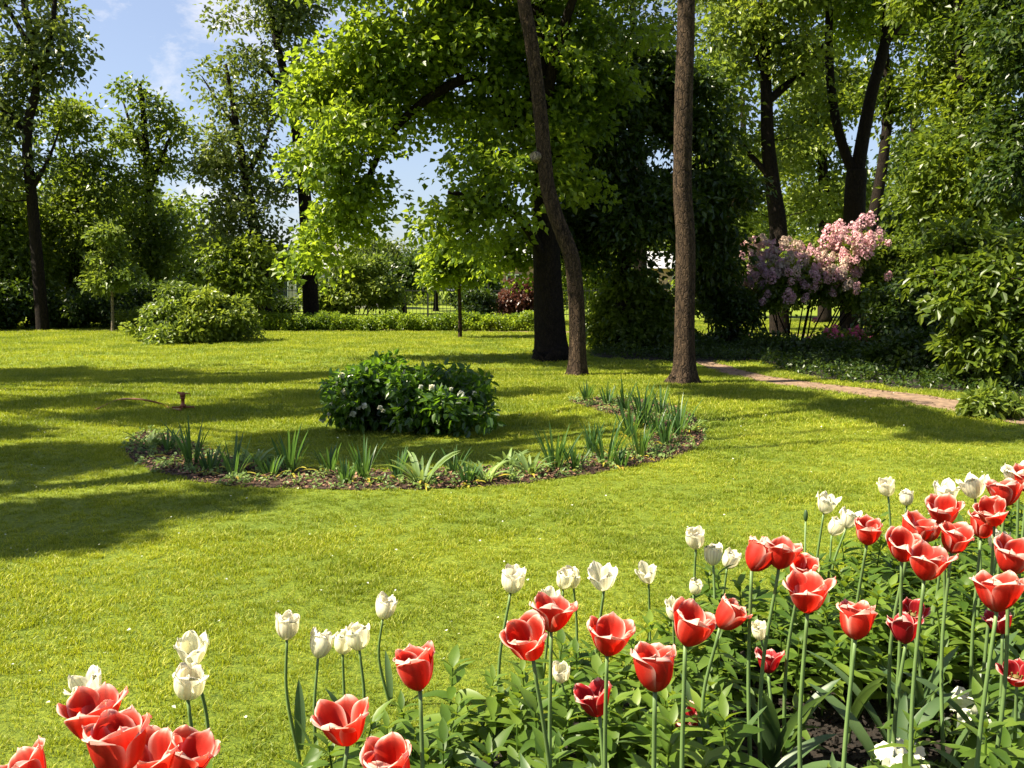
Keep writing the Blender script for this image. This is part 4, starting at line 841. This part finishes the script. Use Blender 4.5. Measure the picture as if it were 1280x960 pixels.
# ------------------------------------------------------------------ tulips
def petal(W, Hh, R0, openk, closed, ragged, inner, seed, lipk=.1):
    r_ = np.random.default_rng(seed); nu, nv = 19, 17; V = []; E = []; S = []
    ph = r_.random(4) * 6.28; sk = r_.normal() * .12; tipj = r_.normal(size=nu) * ragged
    tilt = r_.normal() * .05 + openk
    for j in range(nv):
        v = 1 - (1 - j / (nv - 1)) ** 1.7
        wv = W * (math.sin(math.pi * min(1, (.10 + .90 * v) * .58)) ** .75) * (max(0.0, 1 - v ** 8)) ** .5
        wv = max(wv, W * .02)
        rr = R0 * (1 - math.exp(-4.2 * v)) * (1 - closed * max(0, v - .45) ** 1.4) + R0 * tilt * v ** 1.6
        rr *= .88 if inner else 1.0
        zz = Hh * (v ** 1.15) + (.0 if inner else -.001)
        for i in range(nu):
            u = -1 + 2 * i / (nu - 1)
            ph_ = u * wv / max(rr, R0 * .45) * .92
            curl = R0 * .07 * abs(u) ** 3 * v ** 2 * (1 if not inner else .6) + R0 * .04 * math.sin(u * 4 + ph[0] + v * 3) * v
            cup = -R0 * .10 * u * u * (1 - v)
            lip = R0 * lipk * max(0, v - .86) / .14 * (0.6 + .6 * (1 - closed))
            rad = rr + curl + cup + lip
            z2 = zz - Hh * .12 * (abs(u) ** 2.5) * v ** 3 + tipj[i] * Hh * v ** 6 + R0 * .05 * math.sin(u * 7 + ph[1]) * v ** 3 + ragged * Hh * .6 * math.sin(u * 9 + ph[2]) * v ** 5
            V.append([rad * math.cos(ph_ + sk * v), rad * math.sin(ph_ + sk * v), z2])
            E.append(min(1, max(abs(u) ** 2.6 * (.25 + .75 * v ** .6), v ** 7))); S.append(.5 + .25 * math.sin(u * 17 + ph[3]) + .25 * math.sin(u * 41 + ph[1] + v * 2))
    F = []
    for j in range(nv - 1):
        for i in range(nu - 1): a = j * nu + i; F.append([a, a + 1, a + nu + 1, a + nu])
    return np.array(V), np.array(F), np.array(E), np.array(S)
def bloom_set(kind, seed):
    r_ = np.random.default_rng(seed); out_ = []; opn = [.02, .3, .15, .42, .22, .08, .34, .12][seed % 8]
    for k in range(6):
        inner = k % 2 == 1
        if kind == 'red': pr = (.035 + r_.normal() * .0015, .064 + r_.normal() * .003, .030, opn + r_.uniform(-.12, .2), .08, .012)
        elif kind == 'dwarf': pr = (.024, .05 + r_.normal() * .004, .023, .3 + r_.uniform(-.1, .3), .0, .04)
        elif kind == 'white': pr = (.028, .062 + r_.normal() * .003, .029, .02 + r_.uniform(-.06, .10), .5, .035)
        else: pr = (.024, .060 + r_.normal() * .004, .028, .2 + r_.uniform(-.1, .3), .2, .05)
        V, F, E, S = petal(*pr, inner, seed * 10 + k)
        a = k * math.pi / 3 + r_.normal() * .07; ca, sa = math.cos(a), math.sin(a)
        V = np.stack([V[:, 0] * ca - V[:, 1] * sa, V[:, 0] * sa + V[:, 1] * ca, V[:, 2]], 1)
        mat = M['petal_white'] if kind.startswith('white') else (M['petal_red'] if kind == 'red' else M['petal_crimson'])
        out_.append(mesh_data('petal', V, F, mat, smooth=True, attrs={'edge': E, 'streak': S}))
    return out_
BL = {k: [bloom_set(k, s0 + i) for i in range(n_)] for k, n_, s0 in (('red', 8, 100), ('dwarf', 2, 200), ('white', 4, 300), ('white_open', 2, 400))}
g = Geo(); g.add(*lathe([(.001, .0), (.004, .002), (.0045, .02), (.007, .024), (.001, .028)], 6))
for i in range(6):
    a = i * 1.047; g.add(*tube([[.006 * math.cos(a), .006 * math.sin(a), .003], [.012 * math.cos(a), .012 * math.sin(a), .026]], [.0012, .0022], 4))
PISTIL = g.get(); PISTIL = mesh_data('stamens', PISTIL[0], PISTIL[1], simple('stamen', (.12, .09, .02), .7))
lprof = lambda t_: math.sin(math.pi * min(1, (.1 + .9 * t_)) ** 1.0) ** .75 if t_ < 1 else 0.02
g = Geo()
LEAFM = []
for i in range(5):
    V, F = strap([0, 0, 0], [.28 + .1 * i, 0, 1], .30 + .02 * i, .05, .35 + .15 * i, 10, .3 * (-1) ** i, lprof, .35); LEAFM.append(mesh_data('leaf', V, F, M['leaf_tulip'], smooth=True))
TUL = []
def tulip(px, py, wpx, kind, label, lean=0.0):
    wreal = {'red': .078, 'dwarf': .055, 'white': .064, 'white_open': .068}[kind]
    Yd = FPX * wreal / wpx; s_ = 1.0
    p = at(px, py, Yd)
    zmin, zmax = (.30, .66) if kind != 'dwarf' else (.2, .45)
    # keep the flower at a believable height by moving it along with a modest change of its size
    for _ in range(40):
        if p[2] < zmin: Yd *= .97
        elif p[2] > zmax: Yd *= 1.03
        else: break
        p = at(px, py, Yd)
    s_ = wpx * Yd / FPX / wreal * 1.04
    s_ = min(max(s_, .75), 1.3) * 1.07
    Hb = .066 * s_
    top = p.copy(); top[2] -= Hb * .5                 # where bloom sits on the stem
    b = np.array([top[0] + rng.normal() * .018 - lean * .12, top[1] + .01 + rng.normal() * .02, 0.0])
    white = kind.startswith('white')
    r = thing('tulip', b, label, 'tulip', 'white tulips along the border edge' if white else 'red tulips with white rims')
    mid = b * .45 + top * .55 + np.array([rng.normal() * .016 + lean * .03, rng.normal() * .012, 0])
    pts = catmull([b - [0, 0, .01], mid, top], 6)
    g = Geo(); g.add(*tube(pts - b, np.linspace(.0050, .0034, len(pts)) * s_ ** .5, 8)); g.obj('stem', M['stem'], r, smooth=True)
    dirv = pts[-1] - pts[-3]; q = Vector(unit(dirv + rng.normal(size=3) * .13 * np.linalg.norm(dirv) + np.array([0, -.04, 0]) * np.linalg.norm(dirv))).to_track_quat('Z', 'Y')
    rz = rng.random() * 6.283; q = q @ Matrix.Rotation(rz, 3, 'Z').to_quaternion()
    vs = BL[kind]; ms = vs[rng.integers(len(vs))]
    for me in ms + [PISTIL]:
        o = link(me.name.split('.')[0], me, r); o.location = top - b; o.rotation_euler = q.to_euler(); o.scale = (s_, s_, s_ * (1 if me is not PISTIL else 1))
    for i in range(rng.integers(3, 5) if (py > 735 and not white) else 2 if not white else 1):
        o = link('leaf', LEAFM[rng.integers(5)], r); o.rotation_euler = (0, 0, rng.random() * 6.283); sc_ = rng.uniform(.65, .95) if not white else rng.uniform(.4, .6); o.scale = (sc_,) * 3; o.location = (0, 0, .0 + rng.random() * .05)
    TUL.append(b); return r
#@@TULIPS
T = [
 # white
 (117, 857, 40, 'white_open', 'white tulip peeping out above the big red cluster at the left'), (242, 812, 38, 'white_open', 'upper white tulip with one petal flopping to the right'), (234, 852, 42, 'white', 'white tulip right below the flopping one at left'),
 (358, 783, 32, 'white', 'solitary white tulip standing left of the white trio'), (397, 806, 32, 'white', 'leftmost tulip of the white trio'), (428, 803, 28, 'white', 'middle tulip of the white trio'), (449, 796, 32, 'white', 'rightmost tulip of the white trio'),
 (478, 759, 28, 'white', 'white tulip rising alone above the leftmost upright red tulip'), (638, 724, 32, 'white', 'white tulip directly above the front red tulip pair'), (704, 724, 24, 'white', 'left one of two touching white tulips on twin stems'), (717, 720, 25, 'white', 'right one of two touching white tulips on twin stems'),
 (755, 722, 32, 'white_open', 'ragged white tulip just right of the touching white pair'), (811, 717, 24, 'white_open', 'white tulip split open with its stem showing through'), (870, 672, 26, 'white', 'topmost white tulip at the head of the middle group'), (867, 733, 18, 'white', 'small white tulip low below the topmost middle one'),
 (892, 693, 26, 'white', 'white tulip left in the pair beside the red trio'), (909, 698, 23, 'white', 'white tulip right in the pair, half behind the red trio'), (842, 762, 26, 'white_open', 'white tulip hidden behind a wide open red bloom'), (702, 839, 22, 'white', 'low white tulip among the leaves under the twin stems'),
 (687, 749, 26, 'white_open', 'white tulip peeping over the rear red tulip of the front pair'), (1030, 629, 25, 'white_open', 'highest of three white tulips near the green bud'), (1040, 657, 22, 'white', 'lowest of three white tulips near the green bud'), (1058, 648, 24, 'white_open', 'white tulip of the three nearest a single red one'),
 (1111, 608, 22, 'white', 'tall round white tulip alone over the upper lawn'), (1134, 622, 19, 'white', 'smaller white tulip right of the tall round one'), (1181, 616, 28, 'white_open', 'wide open white tulip above a red one in the upper row'), (1220, 608, 30, 'white_open', 'broad white double headed tulip in the upper row'),
 (1274, 594, 30, 'white_open', 'white tulip at the upper right edge'), (952, 788, 22, 'white', 'low white tulip under the red trio among leaves'), (1247, 676, 26, 'white', 'white tulip tucked behind the wide red one at right'),
 # red
 (46, 962, 58, 'red', 'red tulip cut off at the lower left edge'), (118, 898, 66, 'red', 'uppermost red tulip of the big left cluster'), (150, 932, 84, 'red', 'largest red tulip in front of the big left cluster'), (190, 952, 70, 'red', 'red tulip low in the big left cluster'), (228, 948, 60, 'red', 'rightmost red tulip of the big left cluster'),
 (434, 905, 62, 'red', 'tall narrow red tulip between the white trio and the border leaves'), (493, 956, 70, 'red', 'red tulip at the bottom edge beside the tall narrow one'), (525, 837, 60, 'red', 'red tulip standing alone over the pale border leaves'),
 (666, 797, 57, 'red', 'front red tulip of the front pair'), (689, 768, 50, 'red', 'rear red tulip of the front pair'), (759, 796, 52, 'red', 'red tulip between the front pair and the widest open one'), (819, 837, 64, 'red', 'lowest wide open red tulip in the middle'),
 (857, 782, 56, 'red', 'wide open red tulip with a white one behind it'), (900, 766, 44, 'red', 'red tulip touching the wide open one on its right'), (750, 871, 40, 'dwarf', 'low ragged crimson tulip among leaves in the middle'), (867, 899, 28, 'dwarf', 'small low crimson tulip behind a stem in the middle'), (961, 825, 28, 'dwarf', 'tiny crimson tulip beneath the white low one'),
 (1010, 744, 50, 'red', 'red tulip in front just below the red trio'), (1070, 777, 52, 'red', 'red tulip right of the one below the red trio, on a long bare stem'), (940, 694, 44, 'red', 'left tulip of the red trio'), (974, 692, 44, 'red', 'centre tulip of the red trio'), (1000, 710, 40, 'red', 'right tulip of the red trio, partly hidden'),
 (1084, 664, 38, 'red', 'single red tulip right of the three white ones'), (1128, 682, 42, 'red', 'front one of three bunched red tulips'), (1138, 660, 42, 'red', 'back one of three bunched red tulips'), (1156, 705, 46, 'red', 'red tulip hanging just below the bunched three'), (1190, 673, 40, 'red', 'red tulip right of the bunched three'),
 (1179, 639, 38, 'red', 'red tulip beneath the wide open white one'), (1227, 657, 36, 'red', 'red tulip under the broad white double headed one'), (1257, 616, 38, 'red', 'highest red tulip near the upper right edge'), (1244, 639, 38, 'red', 'red tulip just below the highest red one'), (1262, 695, 50, 'red', 'widest red tulip at the right edge with white behind'),
 (1247, 742, 52, 'red', 'big pale rimmed red tulip at the right above dark leaves'), (1133, 784, 34, 'dwarf', 'front one of two low crimson tulips at the right'), (1141, 761, 26, 'dwarf', 'back one of two low crimson tulips at the right'), (1254, 775, 28, 'dwarf', 'crimson tulip shaded beneath the big pale rimmed one'), (1272, 838, 30, 'dwarf', 'crimson tulip low at the right edge'),
 (1160, 662, 34, 'red', 'right one of three bunched red tulips'), (1284, 600, 34, 'red', 'red tulip half out of view at the upper right')]
for tt in T: tulip(*tt)
#@@TULIPS_END
# an unopened bud
p = at(1007, 648, 2.9); b = np.array([p[0], p[1], 0]); bd = thing('tulip_bud', b, 'unopened green tulip bud on a tall stem', 'bud')
g = Geo(); g.add(*tube([[0, 0, -.01], [.004, 0, p[2] * .5], [0, 0, p[2]]], [.004, .0035, .003], 8)); g.obj('stem', M['stem'], bd, smooth=True)
g = Geo(); g.add(*lathe([(.003, 0), (.007, .008), (.008, .022), (.005, .035), (.001, .04)], 8, (0, 0, p[2] - .01))); g.obj('bud', M['leaf_tulip'], bd, smooth=True)

# ------------------------------------------------------------------ leafy border plants (ground cover of the tulip bed)
def border():
    g = Geo(); n = 0; pts = []
    P = rng.uniform([-1.3, .6], [4.2, 5.0], size=(9000, 2)); P = P[inpoly(P[:, 0], P[:, 1], BED)]
    acc = []
    for p in P:
        px = 640 + p[0] / p[1] * FPX
        if abs(p[0]) > p[1] * .66 + .3 or p[1] < 1.0: continue
        # plants thinned at front right: bare dark soil stands in for leaf shade
        dark = (.26 < p[0] / p[1] < .56 and 1.55 < p[1] < 2.45)
        mind = .058 if not dark else .24
        if all((p[0] - a[0]) ** 2 + (p[1] - a[1]) ** 2 > mind ** 2 for a in acc): acc.append(p)
    Cs, Ds, Ns, Ls, Ws = [], [], [], [], []
    for p in acc:
        far = p[1] > 2.6
        H = rng.uniform(.16, .30) if not far else rng.uniform(.2, .34)
        tip = np.array([p[0] + rng.normal() * .03, p[1] + rng.normal() * .03, H]); bs = np.array([p[0], p[1], 0])
        g.add(*tube([bs, (bs + tip) / 2 + rng.normal(size=3) * .008, tip], [.0035, .003, .002], 5, cap=False))
        nw = int(H / .026)
        for w_ in range(nw):
            t_ = .25 + .75 * (w_ + 1) / nw; c = bs + (tip - bs) * t_
            for q in range(2 + (t_ > .9)):
                a = w_ * 1.57 + q * math.pi * (1 if t_ <= .9 else .67) + rng.normal() * .35
                up = .15 + .9 * (t_ > .88) + rng.normal() * .2; D = np.array([math.cos(a), math.sin(a), up])
                Cs.append(c); Ds.append(D); Ns.append(np.array([-math.cos(a) * up, -math.sin(a) * up, 1.0]) + rng.normal(size=3) * .2)
                l_ = rng.uniform(.06, .115) * (1 - .35 * (t_ > .9)); Ls.append(l_); Ws.append(l_ * rng.uniform(.3, .42))
    Cs, Ds, Ns, Ls, Ws = map(np.array, (Cs, Ds, Ns, Ls, Ws))
    D = unit(Ds); S = unit(np.cross(D, Ns)); Nn = np.cross(S, D); prof = [(.0, .06), (.22, .8), (.45, 1.0), (.72, .68), (1.0, .03)]
    V = []
    for (t_, ww) in prof:
        c = Cs + D * (Ls * t_)[:, None] - Nn * (Ls * .28 * t_ ** 2)[:, None]
        V += [c - S * (Ws * ww / 2)[:, None] + Nn * (Ws * ww * .16)[:, None], c, c + S * (Ws * ww / 2)[:, None] + Nn * (Ws * ww * .16)[:, None]]
    V = np.stack(V, 1).reshape(-1, 3); i15 = np.arange(len(Cs))[:, None] * 15; F = []
    for k in range(4): F += [i15 + np.array([[3 * k, 3 * k + 1, 3 * k + 4, 3 * k + 3]]), i15 + np.array([[3 * k + 1, 3 * k + 2, 3 * k + 5, 3 * k + 4]])]
    g.add(V, np.concatenate(F))
    o = g.obj('border_foliage', M['leaf_border'], smooth=True)
    tag(o, 'dense lance leaved green plants growing between the tulips', 'foliage', kind='stuff')
border()

# ------------------------------------------------------------------ white pansies low at the right
def pansy_flower(rr, n=5):
    V = []; F = []; k = 0
    for i in range(n):
        a0 = i * 2 * math.pi / n + rng.normal() * .1; m = 6
        V.append([0, 0, 0]); c = k; k += 1
        for ring, q in ((0, .55), (1, 1.0)):
            for j in range(m):
                a = a0 + (j / (m - 1) - .5) * 1.75; r_ = rr * q * (1 - .12 * abs(j / (m - 1) - .5) * 2 + .08 * rng.normal() * ring)
                V.append([r_ * math.cos(a), r_ * math.sin(a), rr * (.12 * q + .12 * ring * rng.normal() + .05 * i)]); k += 1
        F += [[c, c + 1 + j, c + 2 + j, c + 2 + j] for j in range(m - 1)]
        for j in range(m - 1): F.append([c + 1 + j, c + 1 + m + j, c + 2 + m + j, c + 2 + j])
    tri = np.array([f[:3] for f in F if f[2] == f[3]]); quad = np.array([f for f in F if f[2] != f[3]])
    return mesh_data('flower', np.array(V), [tri, quad], M['white_petal_small'], smooth=True)
PF = [pansy_flower(.022) for _ in range(3)]
for (cx, cy_, flw, lab) in ((1215, 890, [(1195, 880), (1213, 882), (1228, 878), (1222, 893), (1240, 908), (1206, 895), (1236, 915), (1200, 868)], 'cluster of white pansies under the tulip leaves at the right'), (1125, 948, [(1105, 940), (1122, 934), (1138, 944), (1128, 952), (1150, 955), (1112, 956), (1145, 940)], 'cluster of white pansies at the bottom edge'),
                            (1270, 880, [(1262, 876), (1276, 884), (1270, 868)], 'small white pansy group at the lower right edge')):
    b = gnd(cx, cy_ + 40, 0.0); r = thing('pansy_plant', b, lab, 'flower', 'white pansies under the tulips')
    n = 26; c = np.column_stack([rng.normal(size=n) * .05, rng.normal(size=n) * .05, rng.uniform(.02, .08, n)]); V, F = sprays(c, rng.uniform(.02, .035, n), 8, .03, .6, fine=True); V[:, 2] = np.maximum(V[:, 2], .01); mobj('leaves', V, F, M['leaf_dark'], r)
    g = Geo()
    for k, (px, py) in enumerate(flw):
        p = gnd(px, py, .11 + rng.random() * .03) - b; o = link('flower', PF[k % 3], r); o.location = p
        nn = Vector(unit(np.array([rng.normal() * .35 - .2, -.75, .7 + rng.normal() * .3]))); o.rotation_euler = nn.to_track_quat('Z', 'Y').to_euler(); s_ = rng.uniform(.8, 1.15); o.scale = (s_,) * 3
        g.add(*tube([p * [.3, .3, 0], p * [.8, .8, .6], p], .0015, 4))
    g.obj('stems', M['stem'], r)

n = 900; k_ = rng.integers(0, len(PATH), n); C = np.column_stack([PATH[k_] + rng.normal(size=(n, 2)) * .12, np.full(n, .016)])
V, F = leaves(C, rng.normal(size=(n, 3)) * [1, 1, .1], np.array([[0, 0, 1.]]) + rng.normal(size=(n, 3)) * .2, rng.uniform(.015, .05, n), rng.uniform(.01, .03, n))
tag(mobj('leaf_litter', V, F, M['chip']), 'brown dead leaves and grit along the path edge', 'litter', kind='stuff')
# a few dry leaves and daisies on the lawn
n = 240; Y_ = rng.uniform(2.2, 12, n); X_ = rng.uniform(-.62, .62, n) * Y_; k = ~inpoly(X_, Y_, CRES) & ~inpoly(X_, Y_, BED); X_, Y_ = X_[k], Y_[k]; n = len(X_)
C = np.column_stack([X_, Y_, np.full(n, .035)]); s_ = rng.uniform(.008, .016, n)
V, F = leaves(C, rng.normal(size=(n, 3)) * [1, 1, .2], np.array([[0, 0, 1.]]) + rng.normal(size=(n, 3)) * .3, s_, s_)
tag(mobj('daisies', V, F, M['white_petal_small']), 'tiny pale daisies and fallen petals dotted over the lawn', 'daisies', kind='stuff')
